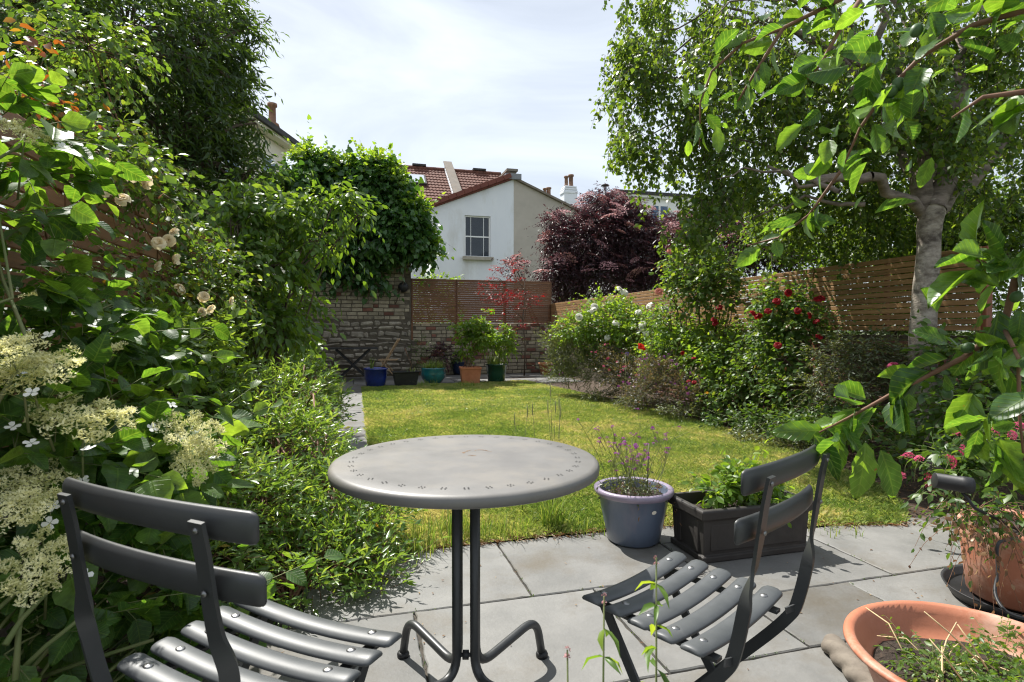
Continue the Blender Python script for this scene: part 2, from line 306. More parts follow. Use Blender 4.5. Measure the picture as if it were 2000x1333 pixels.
# ------------------------------------------------------------------ walls
def brick_wall(name, label, a, b, y_or_x, z0, z1, ch, bl, axis, mats, thick=.23, face=-1, cap=None, keep=lambda u, z: True, stones=None):
    """wall from a to b along axis 'x' or 'y' at y_or_x; bricks on its garden side are parts"""
    c = ((a+b)/2, y_or_x, z0) if axis == 'x' else (y_or_x, (a+b)/2, z0)
    root = thing(name, label, 'wall', c)
    cb = MB()
    if axis == 'x': cb.box(a, b, y_or_x, y_or_x+thick, z0-.05, z1)
    else: cb.box(y_or_x, y_or_x+thick, a, b, z0-.05, z1)
    cb.put('mortar', M['mortar'], root)
    var = [rough_box('brick', bl-.016, .06, ch-.017, .007, .005, i) for i in range(4)]
    half = [rough_box('brick', bl/2-.016, .06, ch-.017, .007, .005, i+9) for i in range(3)]
    zz = z0 if stones is None else stones; row = 0; count = 0; rest = MB()
    while zz+ch*.6 < z1:
        u = a + (0 if row % 2 else -bl/2) + random.uniform(-.01, .01)
        while u < b-.02:
            hl = random.random() < .16; l = bl/2 if hl else bl
            if u+l/2 > a+.03 and u+l < b+.06 and keep(u, zz):
                me = random.choice(half if hl else var).copy() if False else random.choice(half if hl else var)
                out = random.uniform(-.008, .006)
                p = (u+l/2, y_or_x+.022+out, zz+ch/2) if axis == 'x' else (y_or_x+.022+out, u+l/2, zz+ch/2)
                if count < 290:
                    o = put('brick', me, None, root, loc=p, rot=(random.uniform(-.02,.02), random.uniform(-.02,.02), (0 if axis == 'x' else math.pi/2)+random.uniform(-.02,.02)))
                    if not me.materials: me.materials.append(mats[0])
                    if random.random() < mats[2]: o.material_slots[0].link = 'OBJECT'; o.material_slots[0].material = mats[1]
                    count += 1
                else:
                    if axis == 'x': rest.box(p[0]-l/2+.008, p[0]+l/2-.008, p[1]-.03, p[1]+.03, p[2]-ch/2+.008, p[2]+ch/2-.008)
                    else: rest.box(p[0]-.03, p[0]+.03, p[1]-l/2+.008, p[1]+l/2-.008, p[2]-ch/2+.008, p[2]+ch/2-.008)
            u += l
        zz += ch; row += 1
    if rest.v: rest.put('bricks', mats[0], root, bevel=.006, seg=1, kind='stuff')
    return root
tall = brick_wall('brick_wall', 'tall old wall of cream bricks over rubble stone, ivy hanging over its top', WX0, 1.33, WY-.04, 0, 3.0, .092, .245, 'x', (M['cream_brick'], M['red_brick'], .05), thick=.35, stones=1.36)
# rubble courses of the tall wall
zz = .02; si = 0
while zz < 1.30:
    h = random.uniform(.07,.17)
    if zz+h > 1.33: h = 1.345-zz
    x = WX0+.01
    while x < 1.31:
        w = min(random.uniform(.10,.44), 1.325-x)
        if w > .06:
            hh = h*random.uniform(.62, 1.12); me = rough_box('stone', w-.018, .10, max(.03, hh-.018), min(.03, hh*.28), .02, 100+si); si += 1
            me.materials.append(M['stone']); put('stone', me, None, tall, loc=(x+w/2, WY-.015+random.uniform(-.014,.01), zz+h/2+random.uniform(-.02,.02)), rot=(0, random.uniform(-.11,.11), random.uniform(-.05,.05)))
        x += w
    zz += h
low = brick_wall('garden_wall', 'low cream and red brick wall under the back slatted fence', 1.335, WX1+.1, WY+.04, 0, 1.27, .092, .245, 'x', (M['cream_brick'], M['red_brick'], .18))
side = brick_wall('boundary_wall', 'dark red brick boundary wall below the long right fence', .5, 14.0, 5.02, 0, 1.06, .078, .235, 'y', (M['red_brick'], M['cream_brick'], .06), keep=lambda u, z: 3.4 < u < 9.6)
lside = thing('boundary_wall', 'low brick base wall hidden behind the hydrangea and left fence', 'wall', (-1.3, 7, 0))
MB().box(-1.42, -1.2, .4, 13.95, -.05, .62).put('mortar', M['mortar'], lside)

# ------------------------------------------------------------------ fences: every slat is a part
def slat_mesh(l, h, t, mat):
    b = MB().box(-l/2, l/2, -t/2, t/2, -h/2, h/2).mesh('slat'); b.materials.append(mat)
    bm = bmesh.new(); bm.from_mesh(b); bmesh.ops.bevel(bm, geom=[e for e in bm.edges if abs(e.verts[0].co.x-e.verts[1].co.x) > .1], offset=.003, segments=1, affect='EDGES'); bm.to_mesh(b); bm.free(); return b
def fence(name, label, axis, c, u0, panels, z0, n, pitch, h, mat, postmat, back=.035, topcap=True):
    tot = sum(panels); root = thing(name, label, 'fence', (u0+tot/2, c, 0) if axis == 'x' else (c, u0+tot/2, 0)); u = u0; sg = 1
    for L in panels:
        me = [slat_mesh(L-.006, h, .018, mat), slat_mesh(L-.014, h, .018, mat)]
        for k in range(n):
            z = z0+pitch*(k+.5); j = random.uniform(-.0025,.0025)
            put('slat', me[k % 2], None, root, loc=(u+L/2, c+j, z) if axis == 'x' else (c+j, u+L/2, z), rot=(random.uniform(-.04,.04) if axis == 'x' else 0, random.uniform(-.0012,.0012), (0 if axis == 'x' else math.pi/2)))
        u += L
    u = u0
    for i in range(len(panels)+1):
        p = MB(); s = .035
        if axis == 'x': p.box(u-s, u+s, c+.0125, c+.0825, z0-.42, z0+n*pitch-.004)
        else:
            q = (c+.0125, c+.0825) if name_side(c) else (c-.0825, c-.0125)
            p.box(q[0], q[1], u-s, u+s, z0-.42, z0+n*pitch-.004)
        p.put('post', postmat, root, bevel=.004, seg=1)
        if i < len(panels) and axis == 'x': u += panels[i]
        elif i < len(panels):
            um = u+panels[i]/2; p = MB()
            if axis == 'x': p.box(um-.02, um+.02, c+.0125, c+.0425, z0, z0+n*pitch-.004)
            else: p.box(q[0], q[0]+.03, um-.02, um+.02, z0, z0+n*pitch-.004) if name_side(c) else p.box(q[1]-.03, q[1], um-.02, um+.02, z0, z0+n*pitch-.004)
            p.put('batten', postmat, root); u += panels[i]
    if topcap:
        zc = z0+n*pitch; p = MB()
        if axis == 'x': p.box(u0-.02, u0+tot+.02, c-.012, c+.085, zc, zc+.022)
        p.v and p.put('capping', mat, root, bevel=.003, seg=1)
    return root
def name_side(c): return c > 0
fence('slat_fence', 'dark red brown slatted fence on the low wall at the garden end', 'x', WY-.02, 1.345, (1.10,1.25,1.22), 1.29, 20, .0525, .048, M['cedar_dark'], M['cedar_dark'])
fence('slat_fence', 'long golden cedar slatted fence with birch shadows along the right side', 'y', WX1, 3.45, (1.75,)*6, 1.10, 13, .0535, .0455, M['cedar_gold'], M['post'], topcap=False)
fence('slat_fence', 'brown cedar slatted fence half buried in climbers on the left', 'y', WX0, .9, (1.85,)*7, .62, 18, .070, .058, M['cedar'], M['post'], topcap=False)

# ------------------------------------------------------------------ houses beyond
def poly_wall(name, pts, y, mat, root, thick=.3, hole=None):
    """vertical wall in plane Y=y from (x,z) outline, thickness going back, optional rectangular hole"""
    b = MB()
    if hole is None:
        n = len(pts); b.add([(x, y, z) for x, z in pts]+[(x, y+thick, z) for x, z in pts], [tuple(range(n)), tuple(range(2*n-1, n-1, -1))]+[(i, i+n, (i+1) % n+n, (i+1) % n) for i in range(n)])
    else:
        x0, x1, z0, z1 = hole; (xa, za), (xb, zb), (xc, zc), (xd, zd) = pts   # bottom left, bottom right, top right, top left
        top = lambda x: zd+(zc-zd)*(x-xd)/(xc-xd)
        for q in ([(xa,za),(x0,za),(x0,top(x0)),(xd,zd)], [(x0,za),(x1,za),(x1,z0),(x0,z0)], [(x0,z1),(x1,z1),(x1,top(x1)),(x0,top(x0))], [(x1,za),(xb,zb),(xc,zc),(x1,top(x1))]):
            b.add([(x, y, z) for x, z in q], [(0,1,2,3)])
        b.add([(x, y+d, z) for d in (0, .14) for x, z in ((x0,z0),(x1,z0),(x1,z1),(x0,z1))], [(0,4,5,1),(1,5,6,2),(2,6,7,3),(3,7,4,0)])
    return b.put(name, mat, root)
def sash(root, x0, x1, z0, z1, y, gm, bars=2, sill=True):
    w = MB(); t = .048
    w.box(x0, x0+t, y-.03, y+.03, z0, z1); w.box(x1-t, x1, y-.03, y+.03, z0, z1); w.box(x0+t, x1-t, y-.03, y+.03, z1-t, z1); w.box(x0+t, x1-t, y-.03, y+.03, z0, z0+t)
    f = w.put('window', M['white_paint'], root); zm = (z0+z1)/2
    MB().box(x0+t, x1-t, y-.022, y+.02, zm-.025, zm+.025).put('meeting_rail', M['white_paint'], f)
    xs = [x0+t]+([x0+(x1-x0)*.25, x0+(x1-x0)*.75] if bars == 2 else [(x0+x1)/2] if bars == 1 else [])+[x1-t]
    for x in xs[1:-1]: MB().box(x-.010, x+.010, y-.018, y+.015, z0+t, z1-t).put('glazing_bar', M['white_paint'], f)
    for za, zb in ((z0+t, zm-.025), (zm+.025, z1-t)):
        for xa, xb in zip(xs, xs[1:]): MB().box(xa+.001, xb-.001, y-.003, y+.004, za, zb).put('pane', gm, f)
    if sill: MB().box(x0-.09, x1+.09, y-.30, y-.09, z0-.13, z0-.002).put('sill', M['lintel'], root)
    return f
def pantiles(root, x0, x1, y0, z0, y1, z1, per=.17, rows=17):
    nx = int((x1-x0)/per*4); vs, fs = [], []; n = Vector((0, -(z1-z0), y1-y0)).normalized()
    prof = [0, .8, 1, .35]
    for r in range(rows):
        for e, (t, dz) in enumerate(((r/rows, .035), ((r+1)/rows, .0))):
            for i in range(nx+1):
                a = prof[i % 4]*.026+dz; vs.append((x0+(x1-x0)*i/nx, y0+(y1-y0)*t+n.y*a, z0+(z1-z0)*t+n.z*a))
    for r in range(rows*2-1):
        for i in range(nx): a = r*(nx+1)+i; fs.append((a, a+1, a+nx+2, a+nx+1))
    return MB().add(vs, fs).put('roof', M['pantile'], root)
# tiled terrace row (main roof) ------------------------------------------------
row = thing('terraced_house', 'brown pantile roof of the terrace with skylight and concrete parapet', 'house', (6, 28, 0))
YE, ZE, YR, ZR = 25.6, 6.15, 30.0, 9.5
MB().box(.3, 7.6, 25.9, 34, -.05, ZE-.02).put('wall', M['white_render'], row)
rf = pantiles(row, .2, 7.7, YE, ZE, YR, ZR)
MB().add([(.2,YR+.1,ZR-.02),(7.7,YR+.1,ZR-.02),(7.7,34.4,ZE),(.2,34.4,ZE)], [(0,1,2,3)]).put('rear_roof', M['pantile'], row)
for i in range(15):
    x = .2+i*.5; MB().tube([(x, YR+.03, ZR+.03), (x+.49, YR+.03, ZR+.03)], .13, 8).put('ridge_tile', M['pantile'], row)
for px in (4.85,):
    dY, dZ = YR-YE, ZR-ZE; b = MB(); t = .17
    for xx, (a, h) in ((px, (0, 0)),): pass
    vs = [(px+sx*t, YE-.25 if k == 0 else YR+.35, (ZE-.2 if k == 0 else ZR+.2)+dz) for k in (0, 1) for sx, dz in ((-1,-.4),(1,-.4),(1,.34),(-1,.34))]
    b.add(vs, [(0,1,2,3),(7,6,5,4),(0,4,5,1),(1,5,6,2),(2,6,7,3),(3,7,4,0)]); p = b.put('parapet', M['concrete'], row)
    c = MB().obox((px, YE-.3, ZE+.17), (px, YR+.42, ZR+.60), .44, .07, up=(0, -dZ, dY)); c.put('coping', M['concrete'], p)
    f = MB()
    for k in range(18):
        t0 = k/18; f.obox((px-.2, YE+dY*t0, ZE+dZ*t0+.10), (px-.2, YE+dY*(t0+.045), ZE+dZ*(t0+.045)+.10), .05, .10, up=(0, -dZ, dY))
    f.put('flashing', M['white_render'], p)
# skylight
u = Vector((0, YR-YE, ZR-ZE)).normalized(); nrm = Vector((0, -u.z, u.y))
sk = Vector((2.9, YE, ZE))+u*3.86+nrm*.12
b = MB(); b.obox(sk-u*.52, sk+u*.52, 1.16, .10, up=nrm); s_ = b.put('skylight', M['dark_roof'], row)
MB().obox(sk-u*.45+nrm*.055, sk+u*.45+nrm*.055, 1.0, .02, up=nrm).put('pane', M['glass_sky'], s_)
for xx in (3.3, 6.5):
    MB().box(xx-.35, xx+.35, YR-.12, YR+.2, ZR+.14, ZR+.24).put('ridge_vent', M['dark_roof'], row)
# white house with sash window: rear gable, left half ------------------------
G = 22.0; XL, XM, XR = 2.88, 6.17, 9.46; ZL, ZM = 5.78, 7.12
wh = thing('white_house', 'white rendered house with a sash window and sloping red verge', 'house', ((XL+XM)/2, G, 0))
WX = (4.18, 5.22); WZ = (3.98, 5.60)
poly_wall('gable_wall', [(XL,-.05),(XM,-.05),(XM,ZM),(XL,ZL)], G, M['white_render'], wh, hole=(WX[0], WX[1], WZ[0], WZ[1]))
MB().box(XL, XL+.3, G+.002, 25.88, -.05, ZL-.03).put('side_wall', M['white_render'], wh)
sash(wh, WX[0]+.004, WX[1]-.004, WZ[0]+.004, WZ[1]-.004, G+.105, M['pane_clear'])
for xs_ in (WX[1]-.34, WX[0]+.02): MB().add([(xs_+k*.028, G+.24+(.035 if k % 2 else 0), z) for k in range(12 if xs_ > 4.5 else 5) for z in (WZ[0]+.02, WZ[1]-.02)], [(2*k, 2*k+2, 2*k+3, 2*k+1) for k in range(11 if xs_ > 4.5 else 4)]).put('curtain', M['cream_render'], wh)
MB().box(WX[0]-.4, WX[1]+.4, G+2.2, G+2.3, 3.2, 6.2).put('room_wall', M['beige_render'], wh)
sl = (ZM-ZL)/(XM-XL)
MB().add([(XL-.28,G-.12,ZL-.11),(XM-.02,G-.12,ZM+.005),(XM-.02,26.6,ZM+.005),(XL-.28,26.6,ZL-.11)]+[(XL-.28,G-.12,ZL+.01),(XM-.02,G-.12,ZM+.12),(XM-.02,26.6,ZM+.12),(XL-.28,26.6,ZL+.01)],
         [(0,3,2,1),(4,5,6,7),(0,1,5,4),(1,2,6,5),(2,3,7,6),(3,0,4,7)]).put('roof', M['verge'], wh)
for k in range(11):
    t0, t1 = k/11, (k+.94)/11; f = lambda t: (XL-.30+(XM-.15-XL+.30)*t, ZL-.03+(ZM+.06-ZL+.03)*t)
    (xa, za), (xb, zb) = f(t0), f(t1); MB().obox((xa, G-.17, za+.05), (xb, G-.17, zb+.065), .10, .17).put('verge_tile', M['verge'], wh)
# the party parapet above the shared ridge
pb = MB().box(XM-.16, XM+.13, G+.16, 26.4, ZM-.1, ZM+.36).put('parapet', M['concrete'], wh)
MB().box(XM-.26, XM+.20, G+.06, 26.6, ZM+.361, ZM+.45).put('coping', M['concrete'], pb)
MB().box(XM-.36, XM+.28, G-.16, G+.3, ZM-.02, ZM+.20).put('flashing', M['lead'], pb)
bh = thing('beige_house', 'plain beige rendered gable joined to the white house', 'house', ((XM+XR)/2, G, 0))
poly_wall('gable_wall', [(XM+.001,-.05),(XR,-.05),(XR,ZL),(XM+.001,ZM)], G+.004, M['beige_render'], bh)
MB().add([(XR+.28,G-.12,ZL-.11),(XM+.02,G-.12,ZM+.003),(XM+.02,26.6,ZM+.003),(XR+.28,26.6,ZL-.11)]+[(XR+.28,G-.12,ZL-.02),(XM+.02,G-.12,ZM+.085),(XM+.02,26.6,ZM+.085),(XR+.28,26.6,ZL-.02)],
         [(0,1,2,3),(4,7,6,5),(0,4,5,1),(1,5,6,2),(2,6,7,3),(3,7,4,0)]).put('roof', M['concrete'], bh)
MB().box(XR-.3, XR, G+.31, 25.88, -.05, ZL-.03).put('side_wall', M['beige_render'], bh)
# chimneys
def chimney(px, y0, y1, d, w, pots, mat, name, label, ztop_only=None):
    top = pt(px, y0, d); root = thing(name, label, 'chimney', (top[0], top[1], 0)); b = MB(); x, y = top[0], top[1]; zt = top[2]
    b.box(x-w/2, x+w/2, y-w*.4, y+w*.4, -.05, zt-.45); st = b.put('stack', mat, root)
    c = MB(); 
    for k, (dx, z0, z1) in enumerate(((.0, zt-.449, zt-.25), (-.07, zt-.249, zt-.12), (-.14, zt-.119, zt-.0))): c.box(x-w/2-dx*.5-.04, x+w/2+dx*.5+.04, y-w*.4-.04, y+w*.4+.04, z0, z1)
    c.put('shoulder', mat, root, bevel=.05)
    for i, (ox, h, r) in enumerate(pots):
        MB().lathe([(r*1.1, zt-.02), (r*1.15, zt+.06), (r*.85, zt+.1), (r*.8, zt+h-.12), (r*1.12, zt+h-.1), (r*1.12, zt+h), (r*.7, zt+h), (r*.7, zt+h-.2)], 14, (x+ox, y)).put('chimney_pot', M['terra_chim'], root)
    return root
chimney(1111, 366, 0, 33, .80, ((-.16,.62,.12),(.13,.72,.15)), M['white_render'], 'chimney', 'white rendered chimney with two clay pots above the dark elder')
chimney(1068, 384, 0, 40, .70, ((-.14,.55,.14),(.14,.62,.17)), M['terra_chim'], 'chimney', 'small brown chimney pots just above the beige gable')
fl = pt(1182, 372, 34); r_ = thing('flue', 'thin metal flue with a cap rising behind the dark elder', 'flue', (fl[0], fl[1], 0))
MB().tube([(fl[0], fl[1], -.05), (fl[0], fl[1], fl[2]+.2)], .09, 10).put('pipe', M['lead'], r_)
MB().lathe([(.0, fl[2]+.42), (.24, fl[2]+.30), (.24, fl[2]+.26), (.0, fl[2]+.26)], 14, (fl[0], fl[1])).put('cowl', M['dark_roof'], r_)
# white dormer house
D = 31.0; a = pt(1205, 425, D); b_ = pt(1345, 425, D+1); top = pt(1250, 379, D)
dh = thing('dormer_house', 'white flat roofed dormer with two blue windows behind the birch', 'house', ((a[0]+b_[0])/2, a[1], 0)); yd = a[1]
MB().box(a[0], b_[0]+3, yd, yd+5, -.05, top[2]).put('wall', M['white_paint'], dh)
MB().box(a[0]-.25, b_[0]+3.2, yd-.3, yd+5.2, top[2]+.002, top[2]+.17).put('roof', M['dark_roof'], dh)
MB().box(a[0]-.15, b_[0]+3.1, yd-.2, yd-.001, top[2]-.13, top[2]).put('fascia', M['white_paint'], dh)
for px in (1290, 1311):
    w0 = pt(px, 440, D); x = w0[0]; z1 = pt(px, 396, D)[2]
    f = MB().box(x-.28, x+.28, yd-.05, yd-.001, z1-1.45, z1).put('window', M['white_paint'], dh)
    MB().box(x-.22, x+.22, yd-.056, yd-.051, z1-1.38, z1-.06).put('pane', M['glass_blue'], f)
# cream house with hip roof on the left ------------------------------------------
ch = pt(558, 300, 17.5); ez = pt(572, 288, 17.3)[2]
lh = thing('cream_house', 'cream rendered house corner with dark eaves behind the tall shrub', 'house', (ch[0]-3, ch[1]+3, 0)); rz = math.radians(70)
R3 = lambda x, y, z: (ch[0]+x*math.cos(rz)-y*math.sin(rz), ch[1]+x*math.sin(rz)+y*math.cos(rz), z)
def rbox(x0, x1, y0, y1, z0, z1): return MB().add([R3(x, y, z) for z in (z0, z1) for x, y in ((x0,y0),(x1,y0),(x1,y1),(x0,y1))], [(0,3,2,1),(4,5,6,7),(0,1,5,4),(1,2,6,5),(2,3,7,6),(3,0,4,7)])
rbox(-5, 0, 0, 4, -.05, ez-.02).put('wall', M['cream_render'], lh)
rbox(-5.3, .3, -.3, 4.3, ez, ez+.09).put('soffit', M['cream_render'], lh)
rbox(-5.4, .4, -.4, 4.4, ez+.091, ez+.24).put('gutter', M['dark_roof'], lh)
MB().add([R3(-5.35,-.35,ez+.25), R3(.35,-.35,ez+.25), R3(.35,4.35,ez+.25), R3(-5.35,4.35,ez+.25), R3(-3.2,2,ez+1.9), R3(-1.8,2,ez+1.9)], [(0,1,5,4),(1,2,5),(2,3,4,5),(3,0,4)]).put('roof', M['pantile'], lh)
for x0 in (-1.5, -3.4):
    f = rbox(x0, x0+.8, -.03, -.002, ez-2.2, ez-.55).put('window', M['white_paint'], lh)
    rbox(x0+.06, x0+.74, -.045, -.031, ez-2.14, ez-1.42).put('pane', M['glass_blue'], f); rbox(x0+.06, x0+.74, -.045, -.031, ez-1.36, ez-.61).put('pane', M['glass_blue'], f)
chimney(532, 244, 0, 20.5, .55, ((0,.75,.15),), M['terra_chim'], 'chimney', 'terracotta chimney pot poking over the cream house roof')

# ------------------------------------------------------------------ foliage kit
def T_diamond(w=.42, fold=.10, tipdrop=.06):
    return np.array([(0,0,0),(w,.5,fold),(1,0,-tipdrop),(w,-.5,fold)]), np.array([(0,2,1),(0,3,2)])
def T_leaf(w=.42, fold=.08, drop=.14):
    return np.array([(0,0,0),(w,.5,fold-.01),(w,0,-.01),(w,-.5,fold-.01),(1,0,-drop)]), np.array([(0,2,1),(0,3,2),(2,4,1),(2,3,4)])
def T_six(a=.25, b=.62, wa=.42, wb=.45, fold=.07, drop=.2):
    v = [(0,0,0),(a,wa,fold),(a,0,0),(a,-wa,fold),(b,wb,fold-.05),(b,0,-.05),(b,-wb,fold-.05),(1,0,-drop)]
    f = [(0,2,1),(0,3,2),(2,5,4),(2,4,1),(2,3,6),(2,6,5),(5,7,4),(5,6,7)]
    return np.array(v), np.array(f)
def T_heart():
    v = [(.0,0,0),(-.18,.34,.02),(.15,.52,.05),(.55,.36,.02),(1,0,-.10),(.55,-.36,.02),(.15,-.52,.05),(-.18,-.34,.02),(.4,0,-.03)]
    f = [(0,8,2),(0,2,1),(8,3,2),(8,4,3),(8,5,4),(8,6,5),(0,6,8),(0,7,6)]
    return np.array(v), np.array(f)
def T_big(wprof, rows=6, serr=0., curl=.22, fold=.10, wavy=.03, seed=0):
    """large leaf: rows x 4 quads, toothed edge, curled"""
    r = np.random.default_rng(seed); v = []; f = []; uv = []
    for i in range(rows+1):
        t = i/rows; w = np.interp(t, [p for p, _ in wprof], [q for _, q in wprof]); z = -curl*t*t
        for j, s in enumerate((-1, -.5, 0, .5, 1)):
            ww = w*s*(1+(serr*(1 if i % 2 else -1) if abs(s) == 1 else 0))
            v.append((t, ww, z+fold*abs(s)*w*2*.5+r.uniform(-wavy, wavy)*(abs(s) == 1)*(0 < i < rows))); uv.append((t, s*.5*w*2, 0))
    for i in range(rows):
        for j in range(4): a = i*5+j; f += [(a, a+1, a+6), (a, a+6, a+5)]
    return np.array(v), np.array(f), np.array(uv)
def np_mesh(name, V, F, rnd=None, luv=None, smooth=True):
    me = bpy.data.meshes.new(name); nv, nf = len(V), len(F)
    me.vertices.add(nv); me.vertices.foreach_set('co', np.ascontiguousarray(V, np.float32).ravel())
    me.loops.add(nf*3); me.loops.foreach_set('vertex_index', np.ascontiguousarray(F, np.int32).ravel())
    me.polygons.add(nf); me.polygons.foreach_set('loop_start', np.arange(0, nf*3, 3, dtype=np.int32))
    try: me.polygons.foreach_set('loop_total', np.full(nf, 3, np.int32))
    except Exception: pass
    me.polygons.foreach_set('use_smooth', np.full(nf, smooth))
    if rnd is not None:
        a = me.attributes.new('rnd', 'FLOAT', 'POINT'); a.data.foreach_set('value', np.ascontiguousarray(rnd, np.float32))
    if luv is not None:
        a = me.attributes.new('luv', 'FLOAT_VECTOR', 'POINT'); a.data.foreach_set('vector', np.ascontiguousarray(luv, np.float32).ravel())
    me.update(calc_edges=True); return me
def frames(D, U):
    D = unit(D); S = unit(np.cross(U, D)); N = np.cross(D, S); return D, S, N
def leaf_arrays(T, A):
    tv, tf = T[0], T[1]; n = len(A['P']); k = len(tv)
    D, S, N = frames(A['D'], A['U'])
    V = (A['P'][:, None] + A['L'][:, None, None]*tv[None, :, 0, None]*D[:, None] + A['W'][:, None, None]*tv[None, :, 1, None]*S[:, None] + A['L'][:, None, None]*tv[None, :, 2, None]*N[:, None])
    F = tf[None] + (np.arange(n)*k)[:, None, None]
    luv = np.tile(T[2], (n, 1)) if len(T) > 2 else None
    return V.reshape(-1, 3), F.reshape(-1, 3), np.repeat(A['R'], k), luv
def cat_(As): return {k: np.concatenate([a[k] for a in As]) for k in As[0]}
def sub(A, m): return {k: v[m] for k, v in A.items()}
def leaf_part(name, T, A, mat, parent):
    V, F, R, luv = leaf_arrays(T, A); me = np_mesh(name, V, F, R, luv)
    return put(name, me, mat, parent, kind='stuff')
def leaf_singles(name, T, A, mat, parent, nvar=5):
    """each leaf an object of its own, sharing a few meshes"""
    D, S, N = frames(A['D'], A['U']); q = np.quantile(A['R'], np.linspace(.08, .92, nvar)); mes = []
    Ts = T if isinstance(T, list) else [T]
    for i in range(nvar):
        row = []
        for t_ in Ts: me = np_mesh(name, t_[0], t_[1], np.full(len(t_[0]), q[i]), t_[2] if len(t_) > 2 else None); me.materials.append(mat); row.append(me)
        mes.append(row)
    w0 = np.array(parent.location) if parent.type == 'EMPTY' else np.zeros(3)
    for i in range(len(A['P'])):
        o = bpy.data.objects.new(name, random.choice(mes[int(np.argmin(abs(q-A['R'][i])))])); COL.objects.link(o); o.parent = parent
        L, W = A['L'][i], A['W'][i]; p = A['P'][i]-w0
        m = Matrix(((D[i][0]*L, S[i][0]*W, N[i][0]*L, p[0]), (D[i][1]*L, S[i][1]*W, N[i][1]*L, p[1]), (D[i][2]*L, S[i][2]*W, N[i][2]*L, p[2]), (0, 0, 0, 1)))
        o.matrix_local = m
def tubes_np(paths, r0, r1, sides=3):
    """paths (n,m,3) -> V,F"""
    n, m, _ = paths.shape; T = unit(np.gradient(paths, axis=1)); x = unit(np.cross(T, np.array([.31, .17, .94]))); y = np.cross(T, x)
    rad = (np.asarray(r0).reshape(-1, 1)*(1-np.linspace(0, 1, m)) + np.asarray(r1).reshape(-1, 1)*np.linspace(0, 1, m))*np.ones((n, 1))
    V = np.stack([paths + rad[..., None]*(math.cos(a)*x+math.sin(a)*y) for a in 2*np.pi*np.arange(sides)/sides], 2)    # n,m,s,3
    base = (np.arange(n)*m*sides)[:, None, None] + (np.arange(m-1)*sides)[None, :, None]; k = np.arange(sides)[None, None]; k2 = (k+1) % sides
    a, b, c, d = base+k, base+k2, base+sides+k2, base+sides+k
    F = np.concatenate([np.stack([a, b, c], -1).reshape(-1, 3), np.stack([a, c, d], -1).reshape(-1, 3)])
    return V.reshape(-1, 3), F
def PL(px, py, d, rx, ry, rd, dens=1.0): return (pt(px, py, d), np.array([rx*d/FPX, rd, ry*d/FPX]), dens)
def off(r, u): return RV*(r[0]*u[:, 0:1]) + FH*(r[1]*u[:, 1:2]) + ZV*(r[2]*u[:, 2:3])
def twigs_in(lobe, n, inner, upb, wild=.45):
    c, r = lobe[:2]; u = rng.normal(size=(n, 3)); u = unit(u); u[:, 2] += upb*rng.uniform(0, 1, n); u = unit(u)
    f = (inner**3 + (1-inner**3)*rng.uniform(0, 1, n))**(1/3)
    f *= 1 + .22*np.array([mnoise.noise((a*2.3+c[0], b*2.3+c[1], e*2.3+c[2])) for a, b, e in u])
    S = c + off(r, u*f[:, None]); D = unit(off(np.ones(3), u) + rng.normal(size=(n, 3))*wild); return S, D
def leaves_on(S, D, tl, K, L, W, droop=.25, spread=1.0, ldroop=.25, flat=.7, lvar=.25, toward=None, t0=.1, rb=(0., 1.)):
    """K leaves on each twig; returns leaf arrays and twig paths"""
    n = len(S); tl = tl*rng.uniform(.6, 1.25, n)*np.where(rng.uniform(0, 1, n) < .09, 1.8, 1); g = np.array([0, 0, -1.0])
    ts = np.linspace(0, 1, 4)[None, :, None]; paths = S[:, None] + D[:, None]*tl[:, None, None]*ts + g*(droop*tl)[:, None, None]*ts**2
    t = np.linspace(t0, 1, K)[None]*np.ones((n, 1)) + rng.uniform(-.5, .5, (n, K))*.6/K; t = np.clip(t, 0, 1.02)
    P = S[:, None] + D[:, None]*(tl[:, None]*t)[..., None] + g*(droop*tl[:, None]*t**2)[..., None]
    tan = unit(D[:, None] + g*(2*droop*t)[..., None]); up = np.array([0, 0, 1.0])
    side = unit(np.cross(tan, up)+1e-3); sgn = np.where((np.arange(K) % 2) == 0, 1, -1)[None, :, None]
    LD = tan*(.55+.5*(t[..., None] > .93)) + side*sgn*spread*rng.uniform(.5, 1.1, (n, K, 1))*np.where(t[..., None] > .93, .3, 1) + rng.normal(size=(n, K, 3))*.32 + g*ldroop
    U = up*flat + rng.normal(size=(n, K, 3))*.5 + (0 if toward is None else toward)
    N = n*K; A = dict(P=P.reshape(N, 3), D=unit(LD.reshape(N, 3)), U=unit(U.reshape(N, 3)))
    s = np.clip(rng.normal(1, lvar, N), .45, 1.6)*np.where(t.ravel() > .8, .85, 1.0)
    A['L'] = L*s; A['W'] = W*s*rng.uniform(.85, 1.15, N)
    A['R'] = np.clip(np.repeat(rng.uniform(rb[0], rb[1], n), K)*.55 + rng.uniform(rb[0], rb[1], N)*.45, 0, 1)
    return A, paths
def limb(mb, a, b, r0, r1, sag=.0, wob=.06, seg=6, sides=6):
    a, b = np.array(a, float), np.array(b, float); l = np.linalg.norm(b-a); t = np.linspace(0, 1, seg+1)[:, None]
    P = a+(b-a)*t + np.array([0, 0, 1.])*(sag*l*np.sin(t*np.pi)) + np.concatenate([np.zeros((1, 3)), rng.normal(size=(seg-1, 3))*wob*l/seg*1.6, np.zeros((1, 3))])
    mb.tube(P, np.linspace(r0, r1, seg+1), sides, caps=False); return P
def area(r): return 4*math.pi*((r[0]*r[1])**1.6/3+(r[0]*r[2])**1.6/3+(r[1]*r[2])**1.6/3)**(1/1.6)
